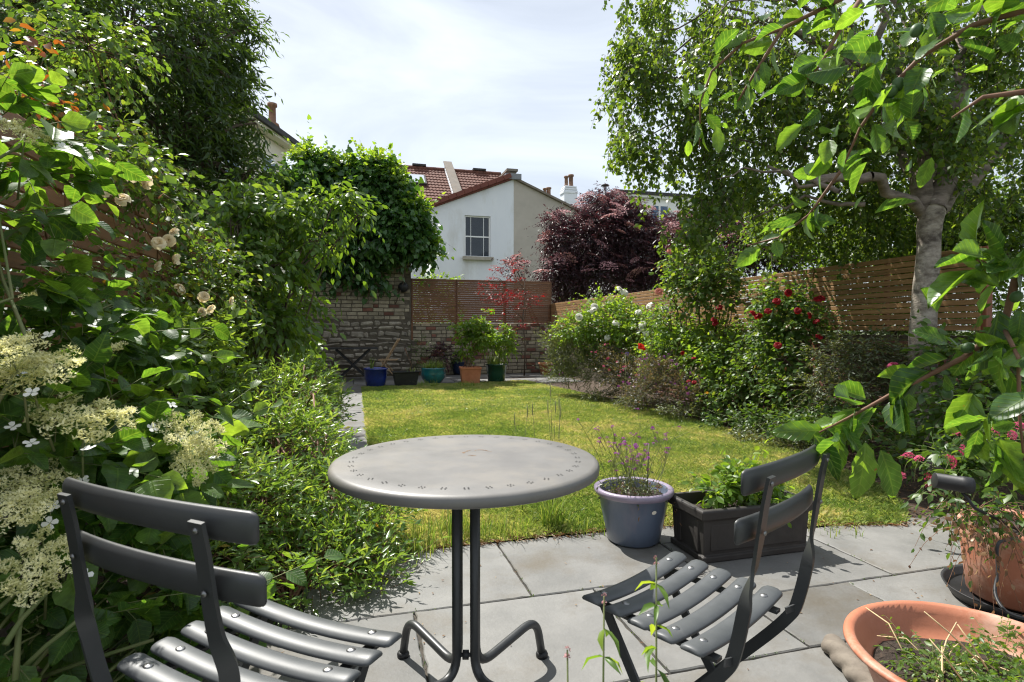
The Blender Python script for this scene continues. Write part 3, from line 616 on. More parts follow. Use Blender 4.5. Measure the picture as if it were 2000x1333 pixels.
def shrub(name, label, cat, base, lobes, T, mat, bark, dens, K, tl, L, W, inner=.5, upb=.2, droop=.2, spread=1., ldroop=.2, flat=.7, wild=.45, stem_r=.012, stems=1, singles=0, Tbig=None, group=None, twig_r=.0016, extra=None, fol='foliage', t0=.1, rb=(0., 1.), trunk=None, bend=.1, fit=.5, zsq=1.):
    base = np.array(base, float); root = thing(name, label, cat, tuple(base), group=group); As, Ps = [], []; st = MB()
    for lo in lobes:
        dn = dens*(lo[2] if len(lo) > 2 else 1); c, r = lo[0], np.maximum(lo[1]*.4, lo[1]-fit*tl)
        n = max(4, int(area(lo[1])*.85*dn/K)); S, D = twigs_in((c, r), n, inner, upb, wild); D = unit(D*np.array([1, 1, zsq]))
        A, P = leaves_on(S, D, tl, K, L, W, droop, spread, ldroop, flat, t0=t0, rb=rb); As.append(A); Ps.append(P)
        for k in range(stems):
            src = base + np.array([rng.normal()*.06, rng.normal()*.06, 0]) if trunk is None else np.array(trunk[min(len(trunk)-1, max(0, int(np.argmin([np.linalg.norm(np.array(q)-c) + max(0, q[2]-c[2])*3 for q in trunk]))))])
            dst = c + off(r, rng.uniform(-.5, .5, (1, 3)))[0]; dst[2] = max(dst[2], base[2]+.05)
            limb(st, src, dst, stem_r, stem_r*.45, sag=bend, wob=.12)
        m = max(3, n//7); idx = rng.choice(n, m, replace=False)
        for i in idx: limb(st, c + (S[i]-c)*.15, S[i], stem_r*.35, twig_r*1.3, wob=.1, seg=3, sides=4)
    A = cat_(As); P = np.concatenate(Ps)
    if extra is not None: E, EP = extra; A = cat_([A, E]); P = np.concatenate([P, EP])
    ok = A['P'][:, 2] > .015; A = sub(A, ok)
    if trunk is not None: st.tube(trunk, np.linspace(stem_r*2.2, stem_r*1.0, len(trunk)), 10)
    if st.v: st.put('stem' if cat not in ('tree',) else 'trunk', bark, root)
    V, F = tubes_np(P, twig_r, twig_r*.5); put('twigs', np_mesh('twigs', V, F), bark, root, kind='stuff')
    if singles:
        d = (A['P']-CAMP)@FV; px = (A['P']-CAMP)@RV/d*FPX+1000; py = 666.5-(A['P']-CAMP)@UV_/d*FPX
        inside = (px > -20) & (px < 2020) & (py > -20) & (py < 1350) & (d > .3)
        sc = np.where(inside, A['L']/np.maximum(d, .3) + rng.uniform(0, .3, len(d))*A['L'].mean()/d.mean(), -1); pick = np.argsort(-sc)[:singles]
        m = np.zeros(len(sc), bool); m[pick] = True; leaf_singles('leaf', Tbig or T, sub(A, m), mat, root); A = sub(A, ~m)
    leaf_part(fol, T, A, mat, root)
    return root
# flowers ------------------------------------------------------------------------
def rose_mesh(name, mat, r=1., rings=((6,1.55,1.0),(6,1.2,.95),(5,.85,.85),(4,.5,.72),(3,.25,.6)), seed=0, rv=.5):
    """double rose: petals (count, polar angle, reach) cupped round a centre"""
    q = np.random.default_rng(seed); V, F, R = [], [], []
    for k, (n, phi, reach) in enumerate(rings):
        for i in range(n):
            a = 2*math.pi*(i+.41*k)/n+q.uniform(-.22, .22); ph = phi*q.uniform(.82, 1.12); b = len(V); val = q.uniform(.25, 1.)
            d = np.array([math.cos(a), math.sin(a), 0]); s = np.array([-d[1], d[0], 0]); w = (.30+.28*math.sin(min(ph, 1.5)))*q.uniform(.85, 1.2)
            for t, ww, pf in ((.08,.3,.5),(.6,1.,.72),(.92,.95,.95),(1.06,.5,1.2)):
                for sg in (-1, 0, 1):
                    p_ = ph*pf; rad = reach*t; V.append(d*rad*math.sin(p_)+s*w*ww*sg+np.array([0,0,rad*math.cos(p_)*.95-.10*abs(sg)*w+q.uniform(-.05,.05)])); R.append(np.clip(val-.1*k+q.uniform(-.1,.1), 0, 1))
            for y in range(3):
                for x in (0, 1): c = b+y*3+x; F += [(c, c+1, c+4), (c, c+4, c+3)]
    me = np_mesh(name, np.array(V)*r, np.array(F), np.array(R)); me.materials.append(mat); return me
def face_rot(n):
    """rotation turning +Z onto n with a random spin"""
    return (Vector(n).to_track_quat('Z', 'Y').to_matrix() @ Matrix.Rotation(random.uniform(0, 6.28), 3, 'Z')).to_euler()
def flowers(root, mes, spots, size, name='flower', face=None, svar=.15, jit=.35):
    for p in spots:
        n = np.array(face if face is not None else (-FV*.6+ZV*.6)) + rng.normal(size=3)*jit; s = size*random.uniform(1-svar, 1+svar)
        o = put(name, random.choice(mes), None, root, loc=tuple(p), rot=face_rot(n)); o.scale = (s, s, s)
def umbel_mesh(name, mat, n=70, dome=.22, fl=.10, seed=0, rings=True, petals=4):
    """flat head of tiny florets"""
    q = np.random.default_rng(seed); V, F, R = [], [], []
    for i in range(n):
        rr = math.sqrt((i+.5)/n)*q.uniform(.9, 1.06); a = i*2.39996+q.uniform(-.2,.2); c = np.array([rr*math.cos(a), rr*math.sin(a), dome*(1-rr*rr)+q.uniform(-.05,.05)]); val = q.uniform(0, 1)
        for k in range(2):
            b = len(V); t = q.uniform(0, 3.14); d = np.array([math.cos(t), math.sin(t), q.uniform(-.5,.5)])*fl; e = np.array([-math.sin(t), math.cos(t), q.uniform(-.5,.5)])*fl
            V += [c-d, c-e, c+d, c+e]; R += [val]*4; F += [(b, b+1, b+2), (b, b+2, b+3)]
    me = np_mesh(name, np.array(V), np.array(F), np.array(R), smooth=False); me.materials.append(mat); return me
def surf_spots(lobes, n, front=.35, zmin=-.2, push=1.0):
    """points on the camera-facing outside of lobes"""
    out = []
    while len(out) < n:
        lo = random.choice(lobes); u = unit(rng.normal(size=(1, 3)))[0]
        if u[1] > -front+.5 or u[2] < zmin: continue
        out.append(lo[0]+off(lo[1]*push, u[None])[0])
    return out

# ------------------------------------------------------------------ plant materials
G = lambda *a: a
M['bark'] = surf('brown_bark', (.07,.05,.035), (.15,.115,.085), 12, .9, .6, 50, stretch=(1,1,.4))
M['green_stem'] = surf('green_stem', (.10,.14,.04), (.17,.17,.07), 12, .7, .2, 50)
M['red_stem'] = surf('reddish_twig', (.13,.06,.035), (.22,.12,.07), 12, .7, .2, 50)
M['birch_limb'] = surf('brown_birch_limb', (.11,.085,.068), (.26,.215,.18), 8, .85, .7, 40, c3=(.05,.04,.03), s3=3, t3=.6, stretch=(1.3,1.3,3))
M['birch_bark'] = surf('birch_bark', (.14,.112,.085), (.37,.33,.275), 9, .85, .7, 30, c3=(.06,.046,.036), s3=3.0, t3=.565, stretch=(1.4,1.4,2.4), bdist=.008)
L_ = {}
L_['tall'] = leafmat('dark_lance_leaf', [(0,(0.025,0.052,0.016)),(.5,(0.044,0.086,0.024)),(1,(0.075,0.133,0.030))], .40, rough=.45)
L_['cherry'] = leafmat('fresh_green_leaf', [(0,(0.048,0.105,0.019)),(.6,(0.086,0.162,0.029)),(1,(0.143,0.209,0.048))], .45)
L_['rose'] = leafmat('rose_leaf', [(0,(0.040,0.086,0.020)),(.6,(0.086,0.162,0.035)),(.92,(0.150,0.196,0.047)),(1,(0.300,0.104,0.035))], .42, rough=.46)
L_['rose_red'] = leafmat('autumn_tinted_leaf', [(0,(.09,.028,.014)),(.6,(.16,.05,.02)),(1,(.20,.15,.035))], .45)
L_['hyd'] = leafmat('hydrangea_leaf', [(0,(0.033,0.084,0.018)),(.5,(0.057,0.132,0.026)),(1,(0.127,0.210,0.042))], .5, rough=.42, veins=True)
L_['hedge'] = leafmat('hedge_leaf', [(0,(0.063,0.129,0.036)),(.6,(0.129,0.223,0.056)),(.95,(0.223,0.304,0.097)),(1,(0.400,0.208,0.063))], .38, rough=.32, spec=.6)
L_['dog'] = leafmat('pale_broad_leaf', [(0,(0.064,0.127,0.025)),(.6,(0.116,0.199,0.043)),(1,(0.189,0.263,0.075))], .42, rough=.35)
L_['ivy'] = leafmat('ivy_leaf', [(0,(0.023,0.064,0.018)),(.5,(0.041,0.107,0.026)),(.85,(0.084,0.175,0.039)),(1,(0.155,0.259,0.052))], .32, rough=.35, spec=.5)
L_['elder'] = leafmat('black_purple_leaf', [(0,(0.022,0.012,0.017)),(.5,(0.043,0.019,0.027)),(.85,(0.092,0.031,0.039)),(1,(0.171,0.061,0.055))], .32, tcol=(1.5,.8,.85), rough=.4)
L_['maple'] = leafmat('red_maple_leaf', [(0,(0.040,0.008,0.011)),(.45,(0.104,0.011,0.014)),(1,(0.272,0.014,0.014))], .5, tcol=(2.4,.4,.35))
L_['birch'] = leafmat('birch_leaf', [(0,(0.040,0.083,0.020)),(.5,(0.069,0.126,0.028)),(1,(0.126,0.190,0.040))], .45, tboost=1.05)
L_['plum'] = leafmat('plum_leaf', [(0,(0.028,0.073,0.019)),(.5,(0.049,0.116,0.024)),(1,(0.098,0.185,0.029))], .48, rough=.34, spec=.55, veins=True, tboost=1.15)
L_['bord'] = leafmat('border_leaf', [(0,(0.028,0.063,0.017)),(.6,(0.059,0.118,0.025)),(1,(0.109,0.171,0.037))], .42)
L_['light'] = leafmat('light_green_leaf', [(0,(0.073,0.145,0.026)),(.6,(0.124,0.217,0.036)),(1,(0.207,0.279,0.051))], .48)
L_['grey'] = leafmat('grey_green_leaf', [(0,(0.056,0.080,0.041)),(.6,(0.094,0.122,0.061)),(1,(0.140,0.159,0.085))], .3)
L_['mauve'] = leafmat('purple_tinted_leaf', [(0,(0.056,0.056,0.045)),(.5,(0.090,0.084,0.067)),(.85,(0.134,0.095,0.112)),(1,(0.224,0.112,0.202))], .3)
L_['grass'] = leafmat('grass_blade', [(0,(.125,.205,.042)),(.45,(.25,.315,.08)),(.8,(.385,.395,.14)),(1,(.50,.44,.22))], .4, rough=.55, tcol=(1.45,1.4,.8))
L_['tallgrass'] = leafmat('long_grass_blade', [(0,(0.095,0.176,0.027)),(.6,(0.176,0.270,0.041)),(1,(0.324,0.351,0.108))], .42, rough=.5, tcol=(1.5,1.4,.7))
L_['dead'] = leafmat('dry_leaf', [(0,(.10,.05,.025)),(.5,(.20,.11,.05)),(1,(.36,.26,.13))], .3, tcol=(1.4,1.1,.8))
def petal(name, a, b, tr=.35, tc=(1.3,1.25,1.1)): return leafmat(name, [(0, a), (1, b)], tr, tcol=tc, rough=.6, spec=.2)
L_['cream'] = leafmat('cream_floret', [(0,(.30,.34,.12)),(.25,(.52,.52,.24)),(1,(.88,.86,.60))], .45, tcol=(1.4,1.35,1.0), rough=.6, spec=.2); L_['white'] = petal('white_petal', (.72,.72,.66), (.84,.84,.80), .3)
L_['apricot'] = petal('cream_rose_petal', (.74,.60,.36), (.86,.80,.60)); L_['red'] = petal('red_rose_petal', (.16,.004,.008), (.34,.01,.015), .3, (1.5,.6,.6))
L_['pink'] = petal('pink_floret', (.50,.06,.16), (.66,.16,.27)); L_['poppy'] = petal('poppy_petal', (.60,.02,.01), (.75,.05,.02), .45)
L_['dusky'] = petal('dusky_pink_umbel', (.35,.17,.185), (.58,.345,.345), .3); L_['purple'] = petal('purple_floret', (.22,.03,.25), (.38,.07,.38)); L_['violet'] = petal('violet_floret', (.10,.06,.30), (.18,.10,.42))
L_['salmon'] = petal('salmon_rose_petal', (.60,.20,.16), (.75,.36,.28))
BIG_OV = [(0,.03),(.12,.26),(.35,.47),(.55,.5),(.75,.38),(.92,.14),(1,0)]
BIG_HY = [(0,.10),(.08,.38),(.28,.5),(.5,.46),(.75,.28),(.92,.09),(1,0)]
T2 = T_diamond(); T4 = T_leaf(); T8 = T_six(); TH_ = T_heart()
TOV = T_six(a=.22, b=.6, wa=.38, wb=.5, fold=.06, drop=.16)

# ------------------------------------------------------------------ left side, back to front
# tall dark shrub-tree behind the left fence
tp = pt(360, 690, 7.0); tp[2] = 0
trunk = [tp, tp+[.03,.05,1.0], tp+[-.05,.1,2.0], tp+[0,.1,3.2], tp+[.1,.0,4.4]]
lob = [PL(250,60,6.4,190,150,1.2), PL(395,60,7.4,85,130,.9), PL(410,200,7.6,70,110,.8), PL(320,240,7.0,150,120,1.0), PL(130,130,5.8,130,150,.9), PL(410,330,7.4,75,90,.8), PL(300,380,7.0,120,80,.8), PL(60,20,5.2,150,120,.8), PL(395,430,7.2,100,70,.7),
       PL(490,60,7.8,32,34,.3), PL(500,240,7.6,34,36,.3,.5), PL(470,170,7.9,36,40,.35,.8), PL(440,10,7.8,36,60,.35), PL(470,120,7.8,40,30,.3), PL(480,340,7.4,60,60,.4)]
shrub('tall_shrub', 'tall dark evergreen with narrow leaves rising behind the left fence', 'tree', tp, lob, T_six(a=.3,b=.65,wa=.45,wb=.42,drop=.3), L_['tall'], M['bark'], 430, 8, .34, .11, .028, inner=.4, droop=.08, spread=.8, wild=.7, ldroop=.3, stem_r=.03, stems=2, trunk=trunk, singles=200)
lob = [(np.array([-1.62, y_, 1.0]), np.array([.32, .8, .85]), 1.) for y_ in (1.6, 2.8, 4.0, 5.2, 6.4, 7.6, 9.0)]  # added hedge behind the left fence, blocks bright ground showing between its slats
shrub('light_blocking_hedge', 'dark hedge added behind the left fence to block light through its gaps', 'hedge', (-1.62, 4.5, 0), lob, T2, L_['tall'], M['bark'], 420, 8, .25, .06, .04, inner=.5, stem_r=.015)
# cherry-like shrub leaning over from the fence
cb = pt(452, 860, 5.3); cb[2] = 0
lob = [PL(460,440,5.2,70,60,.4), PL(560,420,5.4,70,45,.3), PL(650,395,5.5,60,28,.2), PL(700,420,5.5,30,25,.15), PL(520,520,5.2,80,60,.4), PL(450,560,5.0,70,70,.4), PL(610,470,5.4,50,40,.25), PL(560,640,5.6,45,50,.3), PL(520,640,5.1,60,60,.35), PL(480,390,5.3,40,40,.3), PL(590,600,6.0,35,30,.2)]
shrub('fruit_shrub', 'light green multi stemmed fruit shrub arching towards the ivy', 'shrub', cb, lob, TOV, L_['cherry'], M['bark'], 620, 7, .26, .085, .036, inner=.25, droop=.3, ldroop=.55, spread=.8, stem_r=.014, stems=2, singles=220, bend=.05)
# leafy climber low on fence behind path
vb = gp(575, 740); lob = [PL(560,690,8.5,55,45,.4), PL(500,680,7.5,60,60,.4), PL(600,690,9.5,22,25,.2), PL(540,600,8.0,50,50,.3), PL(470,640,6.5,60,70,.4), PL(420,690,5.5,80,50,.4)]
shrub('vine', 'broad leaved green vine on the left fence above the hedge', 'climber', vb, lob, TH_, L_['cherry'], M['bark'], 420, 6, .3, .085, .075, inner=.4, stem_r=.012)
# rambling rose with cream flowers on fence
rb_ = gp(330, 900); lob = [PL(130,250,2.9,120,90,.35), PL(250,330,3.2,110,70,.3), PL(60,190,2.6,90,80,.3), PL(330,440,3.6,60,35,.25,.7), PL(400,510,3.9,60,50,.3), PL(420,570,4.1,60,50,.3), PL(300,555,3.3,100,40,.3,.8), PL(200,300,2.5,100,55,.2), PL(290,385,3.0,80,40,.2), PL(90,440,2.0,70,50,.15,.6), PL(250,500,2.7,70,26,.15,.6), PL(380,440,3.7,40,40,.2,.6), PL(150,560,2.2,70,30,.15,.7), PL(170,90,3.2,120,60,.4), PL(440,620,4.3,50,50,.3)]
rr = shrub('rambling_rose', 'rambling rose with cream flowers and a few brown leaves over the left fence', 'climber', rb_, lob, TOV, L_['rose'], M['red_stem'], 1150, 6, .20, .044, .025, inner=.25, droop=.35, ldroop=.3, stem_r=.008, stems=2, singles=240, twig_r=.0013)
rosec = [rose_mesh('flower', L_['apricot'], seed=i) for i in range(3)]
flowers(rr, rosec, [pt(x, y, d*.80) for x, y, d in ((203,375,2.75),(258,345,2.85),(352,565,3.4),(205,320,2.6),(310,475,3.25),(330,470,3.3),(287,357,2.9),(340,455,3.4),(310,520,3.2),(395,610,3.8),(412,605,3.85),(345,507,3.3),(170,330,2.6),(240,390,2.8),(453,588,4.0),(398,580,3.8))], .026, face=(-FV*.8+ZV*.45), jit=.8)
q = [PL(50,120,2.35,55,30,.12), PL(110,210,2.4,40,30,.12), PL(130,240,2.5,35,20,.1)]
As = [leaves_on(*twigs_in(a, 7, .2, .1), .12, 5, .045, .024, ldroop=.5) for a in q]
leaf_part('brown_leaves', TOV, cat_([a[0] for a in As]), L_['rose_red'], rr)
# shrub with broad pale leaves
db = gp(400, 1010); lob = [PL(380,650,3.3,75,50,.25), PL(430,680,3.5,50,40,.2), PL(330,690,3.0,80,45,.25), PL(270,640,2.8,70,50,.25), PL(420,740,3.4,60,40,.25), PL(340,780,3.0,90,60,.3)]
shrub('broad_leaf_shrub', 'pale broad leaved shrub between the hydrangea and the narrow leaved hedge', 'shrub', db, lob, T_six(a=.25,b=.6,wa=.42,wb=.46,drop=.12), L_['dog'], M['green_stem'], 900, 6, .17, .062, .030, inner=.35, upb=.5, droop=.05, ldroop=-.1, stem_r=.008, stems=2, singles=260)
# narrow leaved hedge beside table
hb = gp(560, 1150); hb[2] = 0
lob = [PL(520,800,3.9,110,70,.35), PL(620,800,4.6,45,55,.3), PL(430,840,3.3,90,80,.35), PL(540,900,3.2,120,100,.4), PL(480,1010,2.6,120,90,.35), PL(640,1010,2.9,95,90,.35), PL(600,1110,2.5,120,80,.32), PL(700,1090,2.65,75,75,.25), PL(740,1010,2.9,40,40,.2), PL(655,880,3.7,22,30,.15), PL(730,1150,2.5,55,45,.2), PL(400,960,2.4,80,80,.3), PL(400,1100,2.2,90,70,.3), PL(590,745,4.4,55,28,.3)]
shrub('hedge_shrub', 'rounded hedge of small narrow glossy leaves spilling over the patio', 'shrub', hb, lob, T_leaf(w=.5, fold=.07, drop=.10), L_['hedge'], M['red_stem'], 3700, 9, .135, .047, .0138, inner=.66, upb=.35, droop=.02, ldroop=-.05, spread=.75, flat=.5, fit=.25, stem_r=.008, stems=3, singles=280, twig_r=.0013)
# ornamental grass tuft on path edge
def grass_tuft(root, name, c, n, h, rad, lean, mat, w=.004, tall=1.):
    a = rng.uniform(0, 2*np.pi, n); rr_ = rad*np.sqrt(rng.uniform(0, 1, n)); P0 = np.array(c) + np.stack([rr_*np.cos(a), rr_*np.sin(a), np.zeros(n)], 1)
    b = rng.uniform(0, 2*np.pi, n); d = np.stack([np.cos(b), np.sin(b), np.zeros(n)], 1); hh = h*rng.uniform(.45, 1.15, n); ln = lean*rng.uniform(.1, 1.2, n)
    s = np.stack([-np.sin(b), np.cos(b), np.zeros(n)], 1); ts = np.array([0, .35, .7, 1.]); V = []
    for t, ww in zip(ts, (1, .9, .6, 0.05)):
        c_ = P0 + ZV*(hh*(t-.35*ln*t*t))[:, None] + d*(hh*ln*t*t)[:, None]; V += [c_-s*w*ww, c_+s*w*ww]
    V = np.stack(V, 1); F = []
    for k in range(3): F += [(2*k, 2*k+1, 2*k+3), (2*k, 2*k+3, 2*k+2)]
    F = np.array(F)[None]+(np.arange(n)*8)[:, None, None]
    return put(name, np_mesh(name, V.reshape(-1, 3), F.reshape(-1, 3), np.repeat(rng.uniform(0, 1, n), 8)), mat, root, kind='stuff')
c = gp(640, 790); t_ = thing('grass_clump', 'fine green grass clump leaning over the far path beside the hedge', 'grass', tuple(c)); grass_tuft(t_, 'blades', c, 420, .42, .22, .5, L_['tallgrass'], .003)
# climbing hydrangea -------------------------------------------------------------
yb = gp(120, 1300); yb = np.array([-.85, 1.0, 0])
lob = [PL(60,330,1.75,80,50,.2,.8), PL(30,560,1.6,100,60,.22,.8), PL(210,600,2.1,90,36,.22,.8), PL(110,670,1.75,130,50,.25), PL(300,700,2.2,90,50,.25), PL(60,780,1.5,130,60,.22), PL(210,800,1.75,120,60,.25), PL(330,880,1.8,90,70,.25), PL(80,900,1.4,140,70,.22), PL(260,960,1.6,130,60,.22), PL(70,1050,1.35,120,80,.2), PL(230,1120,1.5,110,80,.22), PL(90,1230,1.3,130,70,.2), PL(330,1210,1.6,90,60,.2), PL(10,420,1.55,50,60,.2,.7), PL(420,1180,1.75,70,50,.18), PL(20,250,1.7,60,50,.2)]
hy = shrub('climbing_hydrangea', 'climbing hydrangea with big leaves and flat cream flower heads behind the left chair', 'climber', yb, lob, T_big(BIG_HY, 4, .0, .25, .12), L_['hyd'], M['green_stem'], 430, 5, .16, .082, .062, inner=.3, upb=.35, droop=.1, ldroop=.25, spread=1.0, flat=.9, stem_r=.007, stems=1, singles=295, Tbig=[T_big(BIG_HY, 6, .06, .28, .14, seed=3), T_big(BIG_HY, 6, .05, .42, .30, .03, seed=4), T_big([(p_, w_*.85) for p_, w_ in BIG_HY], 6, .07, .12, .34, .03, seed=5)], twig_r=.002)
def hyd_head(seed):
    """lacecap: stalked sub-clusters of tiny florets with gaps between"""
    q = np.random.default_rng(seed); V, F, R = [], [], []
    for g in range(19):
        rr_ = math.sqrt((g+.3)/19)*.86*q.uniform(.85, 1.12); a = g*2.39996+q.uniform(-.3,.3); gc = np.array([rr_*math.cos(a), rr_*math.sin(a)*.85, .12*(1-rr_*rr_)+q.uniform(-.05,.05)]); gr = q.uniform(.16,.27); base = q.uniform(0, .7)
        st = np.array([gc[0]*.25, gc[1]*.25, -.45]); e = unit(np.cross(gc-st, [.3,.5,.2]))*.010; b = len(V); V += [st-e, st+e, gc+e*.6, gc-e*.6]; R += [.0]*4; F += [(b, b+1, b+2), (b, b+2, b+3)]
        for i in range(62):
            u = unit(q.normal(size=3)); u[2] = abs(u[2])*.8; c = gc+u*gr*q.uniform(.55,1.05); val = np.clip(base+q.uniform(0,.45),0,1)
            for k in range(2):
                b = len(V); t = q.uniform(0, 6.28); d = np.array([math.cos(t), math.sin(t), q.uniform(.0,1.)])*q.uniform(.045,.08); e = np.array([-math.sin(t), math.cos(t), q.uniform(-.6,.6)])*.020
                V += [c-e, c+e, c+d]; R += [val]*3; F += [(b, b+1, b+2)]
    me = np_mesh('florets', np.array(V), np.array(F), np.array(R), smooth=False); me.materials.append(L_['cream']); return me
def sterile(seed):
    q = np.random.default_rng(seed); V, F = [], []
    for k in range(4):
        a = k*1.571+q.uniform(-.1,.1); d = np.array([math.cos(a), math.sin(a), q.uniform(.05,.25)]); s = np.array([-d[1], d[0], 0]); b = len(V)
        V += [d*.05, d*.4+s*.34, d*.4-s*.34, d*.9+s*.4, d*.9-s*.4, d*1.08]; F += [(b, b+2, b+1), (b+1, b+2, b+4), (b+1, b+4, b+3), (b+3, b+4, b+5)]
    me = np_mesh('sterile_floret', np.array(V), np.array(F), np.full(len(V), .5)); me.materials.append(L_['white']); return me
HH = [hyd_head(i) for i in range(4)]; ST = [sterile(i) for i in range(3)]
for (x, y, d, s, nr) in ((60,735,1.32,.125,(-.3,-.55,.75)), (165,825,1.38,.12,(.1,-.6,.8)), (375,850,1.65,.10,(.5,-.75,.4)), (380,905,1.62,.08,(.4,-.8,.2)), (60,990,1.25,.08,(-.1,-.75,.55)), (75,1105,1.2,.085,(.1,-.85,.35)), (198,690,1.75,.075,(-.3,-.5,.8)), (85,715,1.55,.07,(.2,-.6,.7)), (50,265,1.6,.075,(.3,-.7,.6)), (15,690,1.25,.08,(-.2,-.6,.7)), (75,590,1.7,.06,(0,-.7,.6)), (250,880,1.75,.075,(.1,-.6,.7)), (215,1000,1.5,.06,(.2,-.6,.6)), (60,950,1.35,.09,(.2,-.6,.7))):
    p = pt(x, y, d-.05); n = np.array(nr); n = n*np.array([1,.75,1])+np.array([.12,0,.35]); o = put('flower_head', random.choice(HH), None, hy, loc=tuple(p), rot=face_rot(n)); o.scale = (s, s, s)
    e = unit(np.cross(n, [0.3, 0.2, 1.])); f = unit(np.cross(n, e)); nn = unit(n)
    MB().tube([p-nn*.004*s/.1, p-nn*.07+rng.normal(size=3)*.01, p-nn*.14-ZV*.05], [.0018,.0022,.003], 6).put('flower_stalk', M['green_stem'], hy)
    for k in range(random.randint(1, 3)):
        a = random.uniform(0, 6.28); w = p+(e*math.cos(a)+f*math.sin(a))*s*1.05+nn*.008
        o = put('sterile_floret', random.choice(ST), None, hy, loc=tuple(w), rot=face_rot(n+rng.normal(size=3)*.3)); o.scale = (.014,)*3
for x, y, x2, y2, d in ((20,1330,180,1190,1.15),(30,1330,60,1120,1.1),(60,1330,300,1250,1.3),(10,1260,90,1160,1.1)):
    MB().tube([pt(x,y,d), pt((x+x2)/2-8,(y+y2)/2,d+.04), pt(x2,y2,d+.08)], [.006,.005,.004], 8).put('shoot', M['green_stem'], hy)
# low leaves and litter on dark soil by the left chair
lob = [PL(300,1260,1.9,150,50,.3), PL(420,1240,2.2,110,40,.3), PL(180,1290,1.6,110,40,.2), PL(560,1230,2.3,80,30,.2)]
shrub('ground_plant', 'low dark leafy plants on the soil under the left chair', 'plant', gp(380,1290), lob, TOV, L_['bord'], M['green_stem'], 420, 5, .12, .05, .022, inner=.3, upb=.5, stem_r=.004)

# ------------------------------------------------------------------ ivy, elder, maple at the back
ib = np.array([.2, 14.7, 0.]); Yi = 13.45
PI = PL
lob = [PI(640,370,13.4,70,70,.55), PI(720,380,13.4,75,68,.6), PI(762,430,13.4,66,76,.55), PI(792,450,13.4,48,60,.5), PI(690,460,13.2,90,70,.5), PI(610,330,13.5,32,36,.35), PI(740,340,13.5,40,34,.35), PI(640,520,13.3,55,40,.35,.7), PI(720,535,13.35,40,34,.25,.6), PI(590,430,13.2,50,70,.4), PI(828,475,13.5,18,40,.35), PI(768,378,13.5,26,30,.35), PI(600,500,13.2,40,60,.35), PI(670,345,13.5,40,28,.3), PI(640,555,13.5,26,26,.18,.6), PI(560,380,12.5,60,50,.4)]
ivy_ = shrub('ivy', 'dense green ivy mound covering the top of the brick wall', 'ivy', ib, lob, TH_, L_['ivy'], M['bark'], 560, 6, .34, .115, .105, inner=.55, upb=.2, droop=.25, ldroop=.7, flat=.3, wild=.7, stem_r=.02, stems=1, fit=.35)
As = [leaves_on(*twigs_in(a, n_, .3, 1.2, .5), .36, 8, .09, .075, droop=.05, ldroop=.1, flat=.4)[0] for a, n_ in ((PL(605,312,13.3,22,14,.25),60), (PL(735,325,13.3,40,12,.3),60), (PL(765,362,13.3,24,14,.3),50), (PL(660,335,13.3,30,10,.25),40), (PL(815,420,13.3,14,26,.25),40), (PL(836,495,13.4,8,30,.2),30))]
leaf_part('new_growth', TH_, cat_(As), L_['light'], ivy_)
eb = np.array([5.6, 16.2, 0.])
lob = [PL(1160,470,16.4,80,55,1.1), PL(1205,440,16.6,60,45,1.0), PL(1115,485,16.2,45,48,.8), PL(1245,485,16.4,60,60,1.0), PL(1170,545,16.2,95,40,.9), PL(1095,545,16.0,40,35,.7), PL(1165,410,16.6,32,26,.6), PL(1275,478,16.6,38,40,.7), PL(1222,425,16.6,34,24,.6), PL(1010,525,16.0,18,20,.4,.3), PL(1085,435,16.3,18,18,.4), PL(1200,400,16.7,24,18,.4), PL(1300,520,16.4,30,40,.6), PL(1270,550,16.2,50,35,.7), PL(1320,470,16.4,34,45,.6), PL(1345,515,16.2,30,40,.5)]
el = shrub('black_elder', 'big dark purple elder with dusky pink flower heads behind the fence', 'shrub', eb, lob, T_diamond(.45,.08,.1), L_['elder'], M['bark'], 1000, 8, .40, .095, .028, fit=.1, wild=.75, inner=.6, upb=.3, droop=.25, ldroop=.4, stem_r=.035, stems=2)
um = [umbel_mesh('flower_head', L_['dusky'], 60, .18, .10, i) for i in range(3)]
flowers(el, um, surf_spots(lob, 95, .3, .05, 1.2)+[pt(x, y, 15.4) for x, y in ((1110,508),(1160,500),(1150,520),(1215,520),(1240,508),(1270,515),(1230,548),(1205,560),(1175,478),(1240,535))], .21, 'flower_head', face=(-FV*.35+ZV*.9), svar=.4)
eb2 = pt(1420, 640, 9.5); eb2[2] = 0
lob = [PL(1400,490,9.5,70,55,.6), PL(1480,480,9.0,70,45,.6), PL(1350,460,10.,50,50,.5), PL(1560,490,8.6,70,35,.5), PL(1440,430,9.6,60,30,.5)]
el2 = shrub('black_elder', 'smaller dark purple elder seen over the right fence behind birch leaves', 'shrub', eb2, lob, T_diamond(.45,.08,.1), L_['elder'], M['bark'], 900, 8, .3, .09, .028, inner=.55, upb=.3, ldroop=.4, stem_r=.025)
flowers(el2, um, surf_spots(lob, 30, .3, -.1, 1.04), .11, 'flower_head', face=(-FV*.5+ZV*.8), svar=.35)
